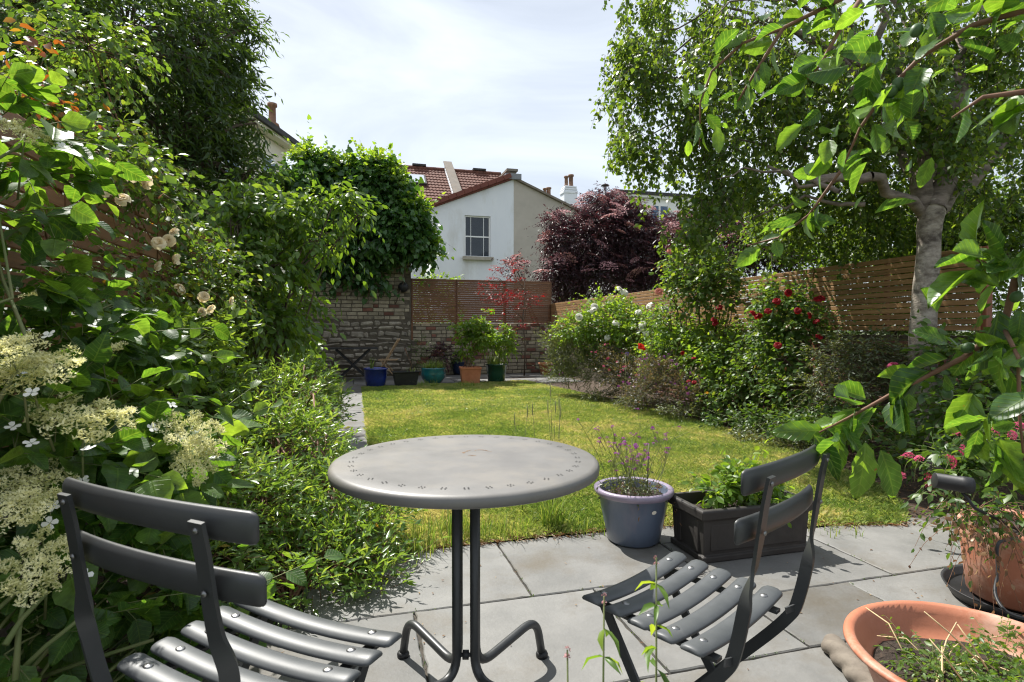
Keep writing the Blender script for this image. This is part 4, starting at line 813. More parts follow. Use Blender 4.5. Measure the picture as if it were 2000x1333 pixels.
# green bush right behind right fence, below birch
gb = pt(1650, 640, 7.4); gb[2] = 0
lob = [PL(1600,600,7.6,140,70,.5), PL(1400,610,9.4,120,60,.5), PL(1850,600,6.6,160,80,.5), PL(1720,640,6.9,160,60,.4), PL(1600,440,7.6,110,60,.6), PL(1740,440,7.2,110,70,.6), PL(1900,430,6.6,120,80,.6), PL(1500,470,8.4,60,45,.5), PL(1980,480,6.2,90,60,.6), PL(1850,520,6.9,140,50,.5), PL(1700,540,7.3,140,50,.5)]
shrub('leafy_hedge', 'green leafy hedge of the neighbour seen over and through the right fence', 'hedge', gb, lob, T2, L_['cherry'], M['bark'], 800, 8, .3, .05, .034, inner=.5, stem_r=.02)
# greens and posts seen above back fence
kb = np.array([1.9, 14.6, 0]); lob = [PL(860,552,14.7,45,14,.25), PL(830,556,14.6,22,18,.2), PL(850,600,14.6,55,40,.2)]
shrub('climbing_plant', 'small pale green climber topping the back fence below the white house', 'climber', kb, lob, TOV, L_['light'], M['green_stem'], 520, 6, .2, .075, .045, stem_r=.006)
# japanese maple, thin tiers
mb_ = gp(1000, 728); mb_ = np.array([mb_[0], 13.2, 0.])
dm = 12.9; tr = [mb_, mb_+[.03,0,.7], mb_+[-.03,0,1.3], mb_+[.02,0,2.0], mb_+[.0,0,2.7]]
lob = [PL(990,525,dm,38,7,.35), PL(990,545,dm,36,8,.4), PL(955,560,dm,30,6,.35), PL(985,572,dm,52,8,.45), PL(1030,578,dm,35,8,.4), PL(970,585,dm,34,7,.35), PL(1000,510,dm,24,8,.3), PL(985,605,dm,45,14,.4,.6), PL(1010,628,dm,48,12,.4,.5), PL(985,640,dm,40,10,.35,.4), PL(1005,590,dm,50,10,.45)]
shrub('japanese_maple', 'slender japanese maple with tiers of scarlet leaves before the back fence', 'tree', mb_, lob, T_leaf(.35,.05,.1), L_['maple'], M['bark'], 190, 6, .16, .05, .022, fit=.2, zsq=.15, inner=.1, upb=0, droop=.04, ldroop=.1, flat=1.0, stem_r=.008, trunk=[np.array(t) for t in tr], twig_r=.002)
# ------------------------------------------------------------------ weeping birch
B0 = pt(1812, 905, 4.6); B0[2] = 0
def bp_(px, py, d): return pt(px, py, d)
tk = [B0, bp_(1800,690,4.6), bp_(1808,560,4.62), bp_(1815,460,4.65), bp_(1822,395,4.65)]
birch = thing('birch_tree', 'weeping birch with pale peeling trunk and hanging leafy strands', 'tree', tuple(B0)); tb = MB()
tkn = np.array(tk)-np.array([[0,0,.05]]+[[0,0,0]]*4); ti = np.linspace(0, 4, 26); tkf = np.stack([np.interp(ti, range(5), tkn[:, k]) for k in range(3)], 1)+np.stack([.006*np.sin(ti*5), .006*np.cos(ti*4.1), ti*0], 1)
tb.tube(tkf, np.interp(ti, range(5), [.14,.097,.087,.084,.094])*(1+.035*np.sin(ti*7.3)*np.cos(ti*3.1)), 20, caps=False)
tb.put('trunk', M['birch_bark'], birch); tb = MB()
fork = tk[-1]; main = [(1790,250,4.7,.085), (1850,240,4.8,.09), (1700,345,4.4,.045), (1930,320,4.9,.06), (1760,300,5.3,.05)]
tips = []
for x, y, d, r in main:
    p = limb(tb, fork+rng.normal(size=3)*.02-ZV*.08, bp_(x, y, d), r, r*.8, wob=.12, sides=10); tips.append((p[-1], r*.8))
tgt = [(0,1650,60,4.8),(0,1780,20,5.0),(0,1720,-60,5.2),(1,1880,60,4.9),(1,1950,-20,5.2),(1,1820,-120,5.4),(2,1600,360,4.5),(3,2000,250,5.0),(3,1980,150,5.6),(4,1600,200,5.8),(4,1500,120,5.9),(0,1550,60,5.3),(0,1450,90,5.6),(4,1680,120,6.2),(1,1900,150,5.6),(0,1400,20,5.4),(0,1620,-100,5.2)]
br = []
for k, x, y, d in tgt:
    p = limb(tb, tips[k][0], bp_(x, y, d), tips[k][1]*.6, .018, sag=.08, wob=.16, seg=7); br.append(p)
p = limb(tb, tips[2][0], bp_(1590,352,4.5), .04, .03, wob=.1, sides=8); p = limb(tb, p[-1], bp_(1500,325,4.8), .028, .014, sag=-.06, wob=.15); br.append(p)
p = limb(tb, bp_(1590,352,4.5), bp_(1640,375,4.4), .022, .02, wob=.1); p = limb(tb, bp_(1690,400,4.6), bp_(1520,400,4.9), .02, .010, wob=.2); br.append(p); p = limb(tb, p[-1], bp_(1470,430,5.0), .010, .005, wob=.2)
# arching outer branches carrying the curtain
arch = [(1560,60,5.3,1280,60,5.4),(1500,100,5.6,1230,110,5.6),(1550,150,5.6,1250,190,5.5),(1600,200,5.8,1260,270,5.5),(1500,120,5.9,1330,40,6.2),(1650,60,4.8,1400,30,4.6),(1600,300,5.2,1360,330,5.2),(1450,90,5.6,1220,240,5.3),(1600,360,4.5,1400,350,4.7),(1700,100,5.0,1500,-60,5.0),(1900,100,5.0,2050,60,4.6),(1850,200,5.4,1980,330,5.2),(1700,200,6.0,1500,220,6.3),(1800,200,5.8,1900,320,5.8),(1750,120,6.2,1650,300,6.3),(1500,220,6.0,1320,150,6.0),(1400,20,5.4,1250,-30,5.4)]
for x, y, d, x2, y2, d2 in arch: br.append(limb(tb, bp_(x, y, d), bp_(x2, y2, d2), .018, .005, sag=.12, wob=.15, seg=7, sides=5))
tb.put('limbs', M['birch_limb'], birch)
def strands(zones):
    S, Ln = [], []
    for (px, py, d, rx, ry, rd, n, l0, l1) in zones:
        ng = max(2, n//5); u = rng.uniform(-1, 1, (ng, 3))[rng.integers(0, ng, n)]; c, r, _ = PL(px, py, d, rx, ry, rd); S.append(c+off(r, u)+rng.normal(size=(n, 3))*np.array([.07,.07,.04])); Ln.append(rng.uniform(l0, l1, n))
    return np.concatenate(S), np.concatenate(Ln)
Z = [(1640,400,6.0,120,50,.5,110,.35,.7),(1780,400,6.3,120,50,.5,110,.35,.7),(1930,400,6.0,120,50,.5,110,.35,.7),(1540,400,6.4,60,40,.4,40,.3,.6),(1700,470,6.4,120,30,.4,70,.25,.45),(1880,460,6.2,120,30,.4,70,.25,.45),(1900,200,4.4,80,70,.3,49,.3,.6),(1780,180,4.5,80,80,.3,49,.3,.6),(1650,180,4.6,80,80,.4,49,.3,.6),(1300,70,5.5,85,60,.5,61,.3,.75),(1270,150,5.5,60,50,.4,46,.3,.8),(1290,250,5.4,60,60,.4,46,.25,.6),(1400,60,5.3,90,80,.7,86,.4,1.0),(1400,200,5.3,90,80,.7,86,.35,.9),(1390,330,5.1,45,60,.5,51,.35,.85),(1520,80,5.4,90,90,.9,97,.4,1.0),(1540,220,5.5,80,60,.8,66,.3,.7),(1660,80,5.3,100,90,1.,97,.4,1.),(1680,230,5.6,90,70,.9,71,.35,.75),(1800,70,5.3,100,90,1.,97,.4,1.),(1830,250,5.6,90,60,.8,66,.3,.7),(1940,80,5.1,90,90,.9,86,.4,1.),(1950,250,5.5,90,80,.8,76,.4,.8),(1600,-90,5.3,380,70,1.2,132,.3,.9),(1560,330,5.9,80,40,.5,35,.3,.6),(1720,370,5.9,100,40,.5,56,.3,.6),(1920,380,5.6,100,40,.5,56,.3,.6),(1235,270,5.4,30,25,.2,18,.2,.4),(1440,340,5.6,20,30,.2,20,.25,.5),(1290,20,5.6,50,35,.3,25,.2,.5),(1220,100,5.5,22,22,.2,11,.2,.4),(1340,430,5.1,28,40,.2,16,.2,.45)]
S, Ln = strands(Z); n = len(S); K = 15; dr = np.stack([rng.normal(size=n)*.34, rng.normal(size=n)*.34, -np.ones(n)+rng.normal(size=n)*.2], 1); dr = unit(dr); sw = rng.normal(size=(n, 3))*.06; sw[:, 2] = 0
ts = np.linspace(0, 1, 4)[None, :, None]; P = S[:, None]+dr[:, None]*Ln[:, None, None]*ts+sw[:, None]*np.sin(ts*4)
V, F = tubes_np(P, .0028, .0012); put('twigs', np_mesh('twigs', V, F), M['bark'], birch, kind='stuff')
t = (np.arange(K)[None]+rng.uniform(-.4,.4,(n,K)))/K; LP_ = S[:, None]+dr[:, None]*(Ln[:, None]*t)[..., None]+sw[:, None]*np.sin(t*4)[..., None]
N = n*K; ang = rng.uniform(0, 2*np.pi, N); LD = np.stack([np.cos(ang), np.sin(ang), -rng.uniform(.4, 1.8, N)], 1)
def birchleaves(P, LD, L): N = len(P); return dict(P=P+unit(LD)*.012, D=unit(LD), U=unit(rng.normal(size=(N,3))*.6+np.stack([LD[:,0]*.8,LD[:,1]*.8,np.full(N,.4)],1)), L=L*np.clip(rng.normal(1,.2,N),.5,1.5), W=L*.78*np.clip(rng.normal(1,.2,N),.5,1.4), R=rng.uniform(0,1,N))
A1 = birchleaves(LP_.reshape(-1, 3), LD, .054)
ang = rng.uniform(0, 2*np.pi, N); A2 = birchleaves(LP_.reshape(-1, 3)+rng.normal(size=(N,3))*.02, np.stack([np.cos(ang), np.sin(ang), -rng.uniform(.2, 1.6, N)], 1), .046)
leaf_part('crown', T_diamond(.36,.08,.05), cat_([A1, A2]), L_['birch'], birch)
# ------------------------------------------------------------------ plum tree boughs from the right
pb_ = np.array([2.05, .35, 0.]); plum = thing('plum_tree', 'plum tree boughs with large glossy leaves and green plums reaching in from the right', 'tree', tuple(pb_)); pm = MB()
pm.tube([pb_-[0,0,.04], pb_+[.02,.02,.5], pb_+[-.02,.05,1.0], pb_+[.0,.05,1.5], pb_+[.0,.1,2.0]], [.075,.062,.055,.048,.035], 12)
crot = pb_+np.array([-.02,.05,1.0]); cr2 = pb_+np.array([0,.07,1.7])
lower = [crot, pt(2080,430,1.15), pt(1985,540,1.22), pt(1960,640,1.26), pt(1880,700,1.3), pt(1760,760,1.32), pt(1660,815,1.33), pt(1600,845,1.34)]
pm.tube(lower, [.025,.014,.0085,.0075,.0065,.005,.0035,.002], 8)
upA = [cr2, pt(2150,-60,1.35), pt(1900,-60,1.45), pt(1700,-30,1.55), pt(1600,20,1.6), pt(1530,55,1.65), pt(1450,85,1.7), pt(1390,140,1.72), pt(1368,200,1.75), pt(1366,290,1.77)]
pm.tube(upA, [.022,.014,.010,.008,.0065,.0055,.0045,.0036,.0028,.002], 8)
upB = [cr2, pt(2150,20,1.15), pt(2000,20,1.2), pt(1900,50,1.25), pt(1800,110,1.3), pt(1730,180,1.33), pt(1680,250,1.36), pt(1645,330,1.4)]
pm.tube(upB, [.022,.014,.008,.0065,.0055,.0045,.0034,.002], 8)
upC = [crot+ZV*.4, pt(2120,200,1.0), pt(2000,180,1.05), pt(1920,190,1.08), pt(1860,230,1.1)]; pm.tube(upC, [.016,.010,.006,.004,.002], 8)
lowB = [lower[3], pt(1990,700,1.1), pt(1990,800,1.1), pt(2000,900,1.1)]; pm.tube(lowB, [.005,.004,.003,.0018], 8)
lowC = [pt(1985,540,1.22), pt(1930,520,1.2), pt(1900,500,1.2)]; pm.tube(lowC, [.006,.005,.003], 8)
upD = [upA[5], pt(1470,150,1.68), pt(1440,200,1.68)]; pm.tube(upD, [.006,.004,.003], 8)
side_b = [pt(1700,-30,1.55), pt(1640,60,1.5), pt(1600,130,1.5), pt(1560,170,1.52)]; pm.tube(side_b, [.007,.005,.004,.003], 8)
lowD = [pt(1560,410,2.2), pt(1530,440,2.2), pt(1470,480,2.2)]; lowD = [upB[-1], pt(1580,420,1.5), pt(1520,465,1.6), pt(1460,480,1.65)]; pm.tube(lowD, [.004,.003,.003,.002], 6)
pm.put('trunk', M['red_stem'], plum)
As = []
def along(path, n, L, W, jit=.03, t0=0.2, dn=(0, 0, -.35)):
    P = np.array(path); seg = np.linalg.norm(np.diff(P, axis=0), axis=1); s = np.concatenate([[0], np.cumsum(seg)])/seg.sum()
    t = rng.uniform(t0, 1.0, n); Q = np.stack([np.interp(t, s, P[:, k]) for k in range(3)], 1); e = 1e-2; Q2 = np.stack([np.interp(np.clip(t+e,0,1), s, P[:, k]) for k in range(3)], 1); Q1 = np.stack([np.interp(np.clip(t-e,0,1), s, P[:, k]) for k in range(3)], 1)
    tan = unit(Q2-Q1); D = unit(tan*.7+rng.normal(size=(n,3))*.7+np.array(dn)); Q = Q+D*.012+rng.normal(size=(n,3))*jit*.4
    z = np.clip(rng.normal(1,.3,n),.45,1.5); As.append(dict(P=Q, D=D, U=unit(ZV*.75+rng.normal(size=(n,3))*.55), L=L*z, W=W*z*rng.uniform(.85,1.1,n), R=rng.uniform(0,1,n)))
along(lower, 58, .08, .048, t0=.42); along(upA, 76, .066, .039, .06, t0=.36, dn=(0,0,-.1)); along(upB, 130, .07, .041, .16, t0=.26, dn=(0,0,-.1)); along(upC, 22, .088, .055, t0=.4); along(lowB, 30, .085, .054, .10, t0=0.); along(lowC, 16, .08, .048, t0=0.); along(upD, 10, .07, .042); along(side_b, 18, .07, .042); along(lowD, 12, .07, .042)
A = cat_(As)
hero = [(1610,842,1.36,-.9,.05,.5,.125,.062),(1690,865,1.30,-.1,-1,.4,.135,.08),(1690,778,1.38,-.85,.3,.6,.09,.05),(1790,742,1.36,-.9,.1,.7,.105,.05),(1720,880,1.3,.3,-.9,.3,.12,.07),(1830,610,1.25,-.5,.6,.5,.07,.055),(1850,670,1.3,-.6,.3,.6,.085,.06),(1900,770,1.2,-.5,-.8,.3,.095,.065),(1740,790,1.3,.2,-.6,.8,.07,.05),(1950,560,1.2,-.9,.4,.5,.08,.04),(1640,850,1.33,-.1,-.9,.3,.10,.05),(1920,500,1.15,-.7,.1,.6,.075,.05)]
H = dict(P=[],D=[],U=[],L=[],W=[],R=[])
for x,y,d,a,b,u,l,w in hero:
    H['P'].append(pt(x,y,d)); H['D'].append(unit(RV*a+ZV*b-FH*.15)); H['U'].append(unit(ZV*u-FH*.9+rng.normal(size=3)*.1)); H['L'].append(l); H['W'].append(w); H['R'].append(random.uniform(.4,1))
A = cat_([A, {k: np.array(v) for k, v in H.items()}])
PT = [T_big(BIG_OV, 8, .05, .18, .16, .02, seed=8), T_big(BIG_OV, 8, .06, .34, .30, .035, seed=9), T_big(BIG_OV, 8, .05, .05, .42, .03, seed=10), T_big([(p_, w_*.8) for p_, w_ in BIG_OV], 8, .07, .26, .10, .04, seed=11)]
od = np.argsort(-A['L']); mk = np.zeros(len(od), bool); mk[od[:298]] = True
leaf_singles('leaf', PT, sub(A, mk), L_['plum'], plum, 7)
leaf_part('small_leaves', PT[0], sub(A, ~mk), L_['plum'], plum)
M['plum_fruit'] = surf('green_plum', (.035,.08,.022), (.065,.12,.036), 20, .5, .05, 60)
sph = MB().lathe([(0,-1),(.42,-.9),(.75,-.62),(.95,-.2),(.98,.2),(.78,.62),(.4,.92),(.1,.97),(0,.93)], 14).mesh('fruit'); sph.materials.append(M['plum_fruit'])
for (x,y,d) in ((1850,770,1.28),(1960,700,1.22),(1890,680,1.28),(1990,720,1.2),(1950,690,1.22),(1985,580,1.2),(1960,745,1.2),(1790,60,1.25),(1755,165,1.3),(1740,180,1.3),(1760,790,1.3)):
    o = put('fruit', sph, None, plum, loc=tuple(pt(x,y,d)), rot=(random.uniform(-.6,.6),random.uniform(-.6,.6),0)); s = random.uniform(.010,.0145); o.scale = (s,s,s*1.15)

# ------------------------------------------------------------------ right hand border
M['wood_grey'] = surf('silvered_wood', (.20,.17,.13), (.32,.27,.21), 5, .8, .3, 40, stretch=(12,12,1.2))
def bb(px, py): p = gp(px, py); return np.array([p[0], p[1], 0.])
rosew = [rose_mesh('flower', L_['white'], seed=i) for i in range(3)]; roser = [rose_mesh('flower', L_['red'], seed=i+5) for i in range(3)]; rosep = [rose_mesh('flower', L_['salmon'], seed=i+9) for i in range(2)]
spike = lambda m, i: umbel_mesh('flower', m, 16, 1.6, .28, i)
# white rose
lob = [PL(1190,630,9.3,70,40,.45), PL(1130,640,9.4,50,30,.4), PL(1240,650,9.0,55,45,.4), PL(1170,600,9.5,35,25,.3,.6), PL(1280,640,8.6,35,40,.3,.6), PL(1220,600,9.3,35,22,.3,.7), PL(1200,680,9.3,70,40,.4)]
w = shrub('white_rose', 'pale green rose bush with white blooms near the back corner', 'shrub', bb(1190,745), lob, TOV, L_['light'], M['green_stem'], 900, 6, .24, .052, .034, inner=.35, stem_r=.010, stems=2)
flowers(w, rosew, [pt(x,y,d) for x,y,d in ((1161,600,9.),(1158,606,8.95),(1220,572,9.1),(1255,634,8.5),(1255,641,8.5),(1131,620,9.),(1203,632,8.8),(1262,652,8.45),(1290,632,8.2),(1270,597,8.5),(1210,565,9.1),(1300,605,8.4),(1247,610,8.7),(1186,660,8.9))], .055)
# lavender like mound
lob = [PL(1120,690,9.6,55,40,.4), PL(1100,730,9.6,35,25,.3), PL(1160,720,9.3,50,45,.4), PL(1085,665,9.8,28,22,.3)]
s_ = shrub('lavender_bush', 'grey green feathery bush at the far corner of the lawn', 'shrub', bb(1120,760), lob, T_diamond(.5,.03,.0), L_['grey'], M['green_stem'], 2600, 10, .26, .042, .010, inner=.4, upb=.7, droop=-.1, ldroop=-.3, spread=.6, stem_r=.007)
flowers(s_, [umbel_mesh('flower', L_['purple'], 10, .8, .3, 1)], surf_spots(lob, 26, .3, 0., 1.15), .016)
lob = [PL(1215,735,8.5,40,40,.3), PL(1185,700,8.8,30,25,.25), PL(1240,745,8.3,35,30,.25)]
s_ = shrub('sage_bush', 'dusky purple leaved sage mound below the white rose', 'shrub', bb(1215,775), lob, T_diamond(.45,.06,.05), L_['mauve'], M['green_stem'], 2000, 8, .22, .045, .016, inner=.4, upb=.6, droop=0, stem_r=.006)
flowers(s_, [umbel_mesh('flower', L_['pink'], 12, .8, .3, 2)], surf_spots(lob, 22, .3, .2, 1.12), .018)
lob = [PL(1300,755,7.4,65,45,.35), PL(1250,770,7.6,40,30,.25), PL(1350,770,7.1,40,35,.3), PL(1290,720,7.6,50,25,.25)]
s_ = shrub('catmint', 'mauve flowering catmint mound spilling to the lawn edge', 'plant', bb(1300,805), lob, T_diamond(.45,.05,.0), L_['mauve'], M['green_stem'], 2300, 9, .24, .036, .013, inner=.35, upb=.7, droop=-.05, ldroop=-.2, stem_r=.005)
flowers(s_, [spike(L_['purple'], i) for i in range(3)], surf_spots(lob, 46, .3, .1, 1.15), .016)
# green leafy perennials
lob = [PL(1330,660,7.9,60,35,.35), PL(1390,660,7.5,65,40,.4), PL(1290,690,8.0,40,30,.3), PL(1420,720,7.0,60,50,.4), PL(1365,710,7.4,50,35,.3)]
s_ = shrub('leafy_perennial', 'bright green leafy perennials beneath the pale fence slats', 'plant', bb(1360,790), lob, TOV, L_['light'], M['green_stem'], 900, 6, .24, .065, .034, inner=.35, upb=.5, stem_r=.008, stems=2)
lob = [PL(1440,690,6.9,60,45,.35), PL(1430,760,6.7,55,45,.35), PL(1480,730,6.4,50,50,.35), PL(1400,780,6.9,45,25,.25)]
s_ = shrub('dark_rose_bush', 'dark glossy rose bush with small red buds in mid border', 'shrub', bb(1440,815), lob, TOV, L_['rose'], M['bark'], 1100, 6, .2, .046, .03, inner=.4, stem_r=.009, stems=2)
flowers(s_, roser, [pt(x,y,d) for x,y,d in ((1333,690,6.6),(1355,700,6.5),(1345,745,6.4),(1356,747,6.4))], .028)
# red poppy
p = pt(1252,679,7.6); t_ = thing('poppy', 'single bright red poppy in front of the white rose', 'flower', (p[0], p[1], 0))
MB().tube([(p[0]+.03,p[1],0), (p[0]+.02,p[1],p[2]*.6), p], [.005,.004,.004], 6).put('stem', M['green_stem'], t_)
me = rose_mesh('petals', L_['poppy'], rings=((4,1.35,1.0),(3,1.0,.8)), seed=2); flowers(t_, [me], [p], .06, 'petals', face=(-FV*.8+ZV*.3))
p = pt(1222,694,7.9); t_ = thing('violet_flower', 'small violet blue flower spike left of the red poppy', 'flower', (p[0], p[1], 0))
MB().tube([(p[0],p[1],0), p], [.004,.003], 6).put('stem', M['green_stem'], t_); flowers(t_, [spike(L_['violet'], 4)], [p], .03, 'petals', face=ZV)
# tall pink climbing rose in front of right fence
lob = [PL(1340,520,7.6,48,38,.35), PL(1400,540,7.3,50,45,.35), PL(1370,570,7.4,50,30,.3), PL(1310,550,7.7,25,25,.2,.7), PL(1430,580,7.1,30,30,.2,.6), PL(1385,490,7.4,30,30,.25), PL(1310,610,7.8,30,30,.2,.4), PL(1290,630,7.9,25,30,.2,.4)]
w = shrub('climbing_rose', 'tall leggy climbing rose with bare stems against the pale fence', 'shrub', bb(1380,800), lob, TOV, L_['rose'], M['bark'], 900, 6, .22, .055, .036, inner=.35, stem_r=.012, stems=2, bend=.04)
flowers(w, rosep, [pt(x,y,d) for x,y,d in ((1309,491,7.3),(1287,570,7.4))], .045); flowers(w, roser, [pt(x,y,d) for x,y,d in ((1405,601,6.9),(1395,625,6.9),(1397,632,6.9))], .038)
# red rose
lob = [PL(1510,590,6.1,40,30,.3), PL(1540,640,6.0,48,40,.35), PL(1500,650,6.1,35,40,.3), PL(1560,600,6.0,35,40,.3), PL(1530,700,5.9,50,40,.35), PL(1500,560,6.2,25,25,.2,.6), PL(1590,640,5.9,22,35,.2,.6), PL(1545,760,5.8,50,40,.35)]
w = shrub('red_rose', 'rose bush full of deep red blooms against the cedar fence', 'shrub', bb(1540,840), lob, TOV, L_['rose'], M['bark'], 1050, 6, .2, .05, .032, inner=.4, stem_r=.010, stems=2)
flowers(w, roser, [pt(x,y,d) for x,y,d in ((1540,572,5.7),(1517,589,5.7),(1500,608,5.65),(1481,618,5.7),(1558,607,5.6),(1581,616,5.6),(1597,585,5.6),(1604,583,5.6),(1594,628,5.55),(1519,675,5.5),(1600,658,5.5),(1470,612,5.8))], .036)
MB().tube([pt(1625,620,5.7), pt(1640,608,5.7), pt(1655,600,5.7)], .004, 5).put('shoot', M['green_stem'], w)
lob = [PL(1640,700,5.1,60,40,.3), PL(1700,690,4.9,60,40,.3), PL(1610,760,5.2,50,40,.3), PL(1690,760,4.8,60,40,.3), PL(1750,720,4.7,40,40,.25)]
shrub('shade_shrub', 'dull olive shrub in the shade under the fence left of the birch trunk', 'shrub', bb(1660,860), lob, T_diamond(.45,.06,.05), L_['grey'], M['bark'], 1700, 8, .22, .045, .015, inner=.35, upb=.5, stem_r=.007, stems=2)
p = pt(1745,715,4.5); t_ = thing('magenta_flower', 'magenta bloom beside the birch trunk', 'flower', (p[0], p[1], 0)); MB().tube([(p[0],p[1],0), p], [.005,.003], 6).put('stem', M['green_stem'], t_); flowers(t_, [rose_mesh('petals', L_['pink'], seed=4)], [p, p+[.05,0,-.03]], .045, 'petals')
lob = [PL(1640,820,4.9,70,35,.3), PL(1560,830,5.3,60,30,.3), PL(1730,830,4.4,60,40,.3), PL(1480,820,6.0,50,25,.3), PL(1420,825,6.4,50,16,.3), PL(1760,880,3.9,50,35,.25)]
shrub('edging_plant', 'mixed low green edging plants along the bed by the lawn', 'plant', bb(1600,880), lob, TOV, L_['bord'], M['green_stem'], 900, 6, .18, .05, .024, inner=.3, upb=.5, stem_r=.004, stems=2)
lob = [PL(1340,800,6.9,60,12,.2), PL(1240,785,7.9,40,12,.2), PL(1170,772,8.8,40,10,.2), PL(1480,850,5.7,60,14,.25), PL(1540,870,5.3,45,14,.25)]
shrub('ground_cover', 'grey green ground cover creeping over the lawn edge', 'plant', bb(1340,815), lob, T2, L_['grey'], M['green_stem'], 2000, 7, .12, .03, .014, inner=.2, upb=.4, stem_r=.003)
# dark greenery at the right edge, under birch
lob = [PL(1880,800,3.6,90,60,.35), PL(1960,850,3.2,80,60,.3), PL(1990,740,3.6,60,80,.35), PL(1870,700,4.2,60,60,.3)]
shrub('dark_shrub', 'dark broad shrub behind the plum leaves at the right edge', 'shrub', bb(1930,960), lob, TOV, L_['bord'], M['bark'], 800, 6, .22, .065, .036, inner=.35, stem_r=.009, stems=2)
# valerian
lob = [PL(1900,900,2.9,60,35,.2), PL(1960,930,2.7,60,40,.2), PL(1850,920,2.9,50,30,.2), PL(1980,860,2.9,50,40,.2)]
w = shrub('valerian', 'valerian with round pink flower clusters above the tall terracotta pot', 'plant', bb(1880,1010), lob, TOV, L_['bord'], M['green_stem'], 1000, 6, .16, .05, .024, inner=.25, upb=.6, stem_r=.004, stems=2)
um2 = [umbel_mesh('flower_head', L_['pink'], 60, .9, .16, i+3) for i in range(3)]
sp = [pt(x,y,d) for x,y,d in ((1795,898,2.9),(1853,902,2.75),(1887,880,2.8),(1870,850,2.9),(1905,855,2.9),(1761,930,3.1),(1810,958-20,3.0),(1975,850,2.6),(1985,880,2.6),(1775,895,3.1),(1940,845,2.8),(1990,835,2.7),(1890,845,2.95))]
flowers(w, um2, sp, .030, 'flower_head', face=(-FV*.5+ZV*.7), svar=.4)
for p in sp: MB().tube([p-[.0,0,.005], p-[.012,-.01,.05], p-[-.01,-.03,.12]], [.0014,.0016,.0018], 5).put('flower_stalk', M['green_stem'], w)

# ------------------------------------------------------------------ lawn grass (nobody could count it)
def in_poly(x, y, poly):
    c = np.zeros(len(x), bool); j = len(poly)-1
    for i in range(len(poly)):
        xi, yi = poly[i]; xj, yj = poly[j]; hit = ((yi > y) != (yj > y)) & (x < (xj-xi)*(y-yi)/(yj-yi+1e-12)+xi); c ^= hit; j = i
    return c
def blades(n, ylo, yhi, h, w):
    x = rng.uniform(.05, 4.1, n); y = rng.uniform(ylo, yhi, n); k = in_poly(x, y, [(a+(.035 if a < 1 else 0)*-1, b) for a, b in LAWN]); x, y = x[k], y[k]; n = len(x)
    dn = np.array([mnoise.noise((a*1.1, b*1.1, 5)) for a, b in zip(x, y)]); d2 = np.array([mnoise.noise((a*5, b*5, 15)) for a, b in zip(x[::1], y[::1])])
    b = rng.uniform(0, 6.283, n); d = np.stack([np.cos(b), np.sin(b), np.zeros(n)], 1); s = np.stack([-np.sin(b), np.cos(b), np.zeros(n)], 1)
    hh = h*rng.uniform(.5, 1.3, n)*(1+.35*d2); ln = rng.uniform(.2, 1.1, n); P0 = np.stack([x, y, np.zeros(n)], 1)
    V = np.stack([P0-s*w, P0+s*w, P0+ZV*(hh*.6)[:, None]+d*(hh*ln*.35)[:, None]+s*w*.8, P0+ZV*(hh*(1-.2*ln))[:, None]+d*(hh*ln)[:, None]], 1)
    F = np.array([(0,1,2),(0,2,3)])[None]+(np.arange(n)*4)[:, None, None]
    R = np.clip((.47+.6*dn+.45*d2)+rng.normal(size=n)*.2, 0, 1)
    return V.reshape(-1, 3), F.reshape(-1, 3), np.repeat(R, 4)
Vs, Fs, Rs, o_ = [], [], [], 0
for n, a, b, h, w_ in ((95000, 2.5, 4.6, .042, .0017), (95000, 4.6, 7.5, .038, .0024), (80000, 7.5, 11.9, .034, .0034)):
    V, F, R = blades(n, a, b, h, w_); Vs.append(V); Fs.append(F+o_); Rs.append(R); o_ += len(V)
o = put('grass', np_mesh('grass', np.concatenate(Vs), np.concatenate(Fs), np.concatenate(Rs)), L_['grass'], kind='stuff'); tag(o, 'short yellow green grass blades of the lawn', 'grass')
n = 2600; kx = rng.uniform(.2,3.9,60); ky = rng.uniform(2.9,10.5,60); ki = rng.integers(0,60,n); wx = kx[ki]+rng.normal(size=n)*.09; wy = ky[ki]+rng.normal(size=n)*.09; kk = in_poly(wx, wy, LAWN); wx, wy = wx[kk], wy[kk]; n = len(wx)
A = dict(P=np.c_[wx, wy, rng.uniform(.012,.03,n)], D=unit(np.c_[rng.normal(size=(n,2)), rng.uniform(-.1,.4,(n,1))]), U=unit(ZV+rng.normal(size=(n,3))*.3), L=rng.uniform(.012,.032,n), W=rng.uniform(.010,.02,n), R=rng.uniform(0,1,n))
tag(leaf_part('clover', T4, A, L_['bord'], None), 'small clover and weed patches in the lawn', 'weeds')
# long tufts at the lawn's front edge
for i, (x, y, n, h, r, lb) in enumerate(((1080,1035,170,.25,.06,'thick tuft of long grass on the lawn edge behind the table legs'), (1000,1045,70,.14,.12,'short grass tuft right of the table legs at the slab edge'), (860,1060,90,.2,.14,'loose long grass left of the table legs by the hedge'), (940,1045,60,.14,.12,'thin grass seen between the two table legs'), (815,1085,70,.2,.08,'sparse long grass against the hedge foot'), (1140,1040,50,.10,.12,'short grass tuft just left of the blue lilac pot'), (1620,1035,50,.07,.16,'ragged grass at the slab edge right of the dark trough'), (900,1050,70,.22,.08,'long grass just left of the table tubes'))):
    c = gp(x, y); t_ = thing('grass_tuft', lb, 'grass', tuple(c)); grass_tuft(t_, 'blades', c, n, h, r, .55, L_['tallgrass'], .0022)
M['straw_green'] = surf('pale_seed_head', (.20,.22,.08), (.30,.30,.13), 20, .8, .2, 90)
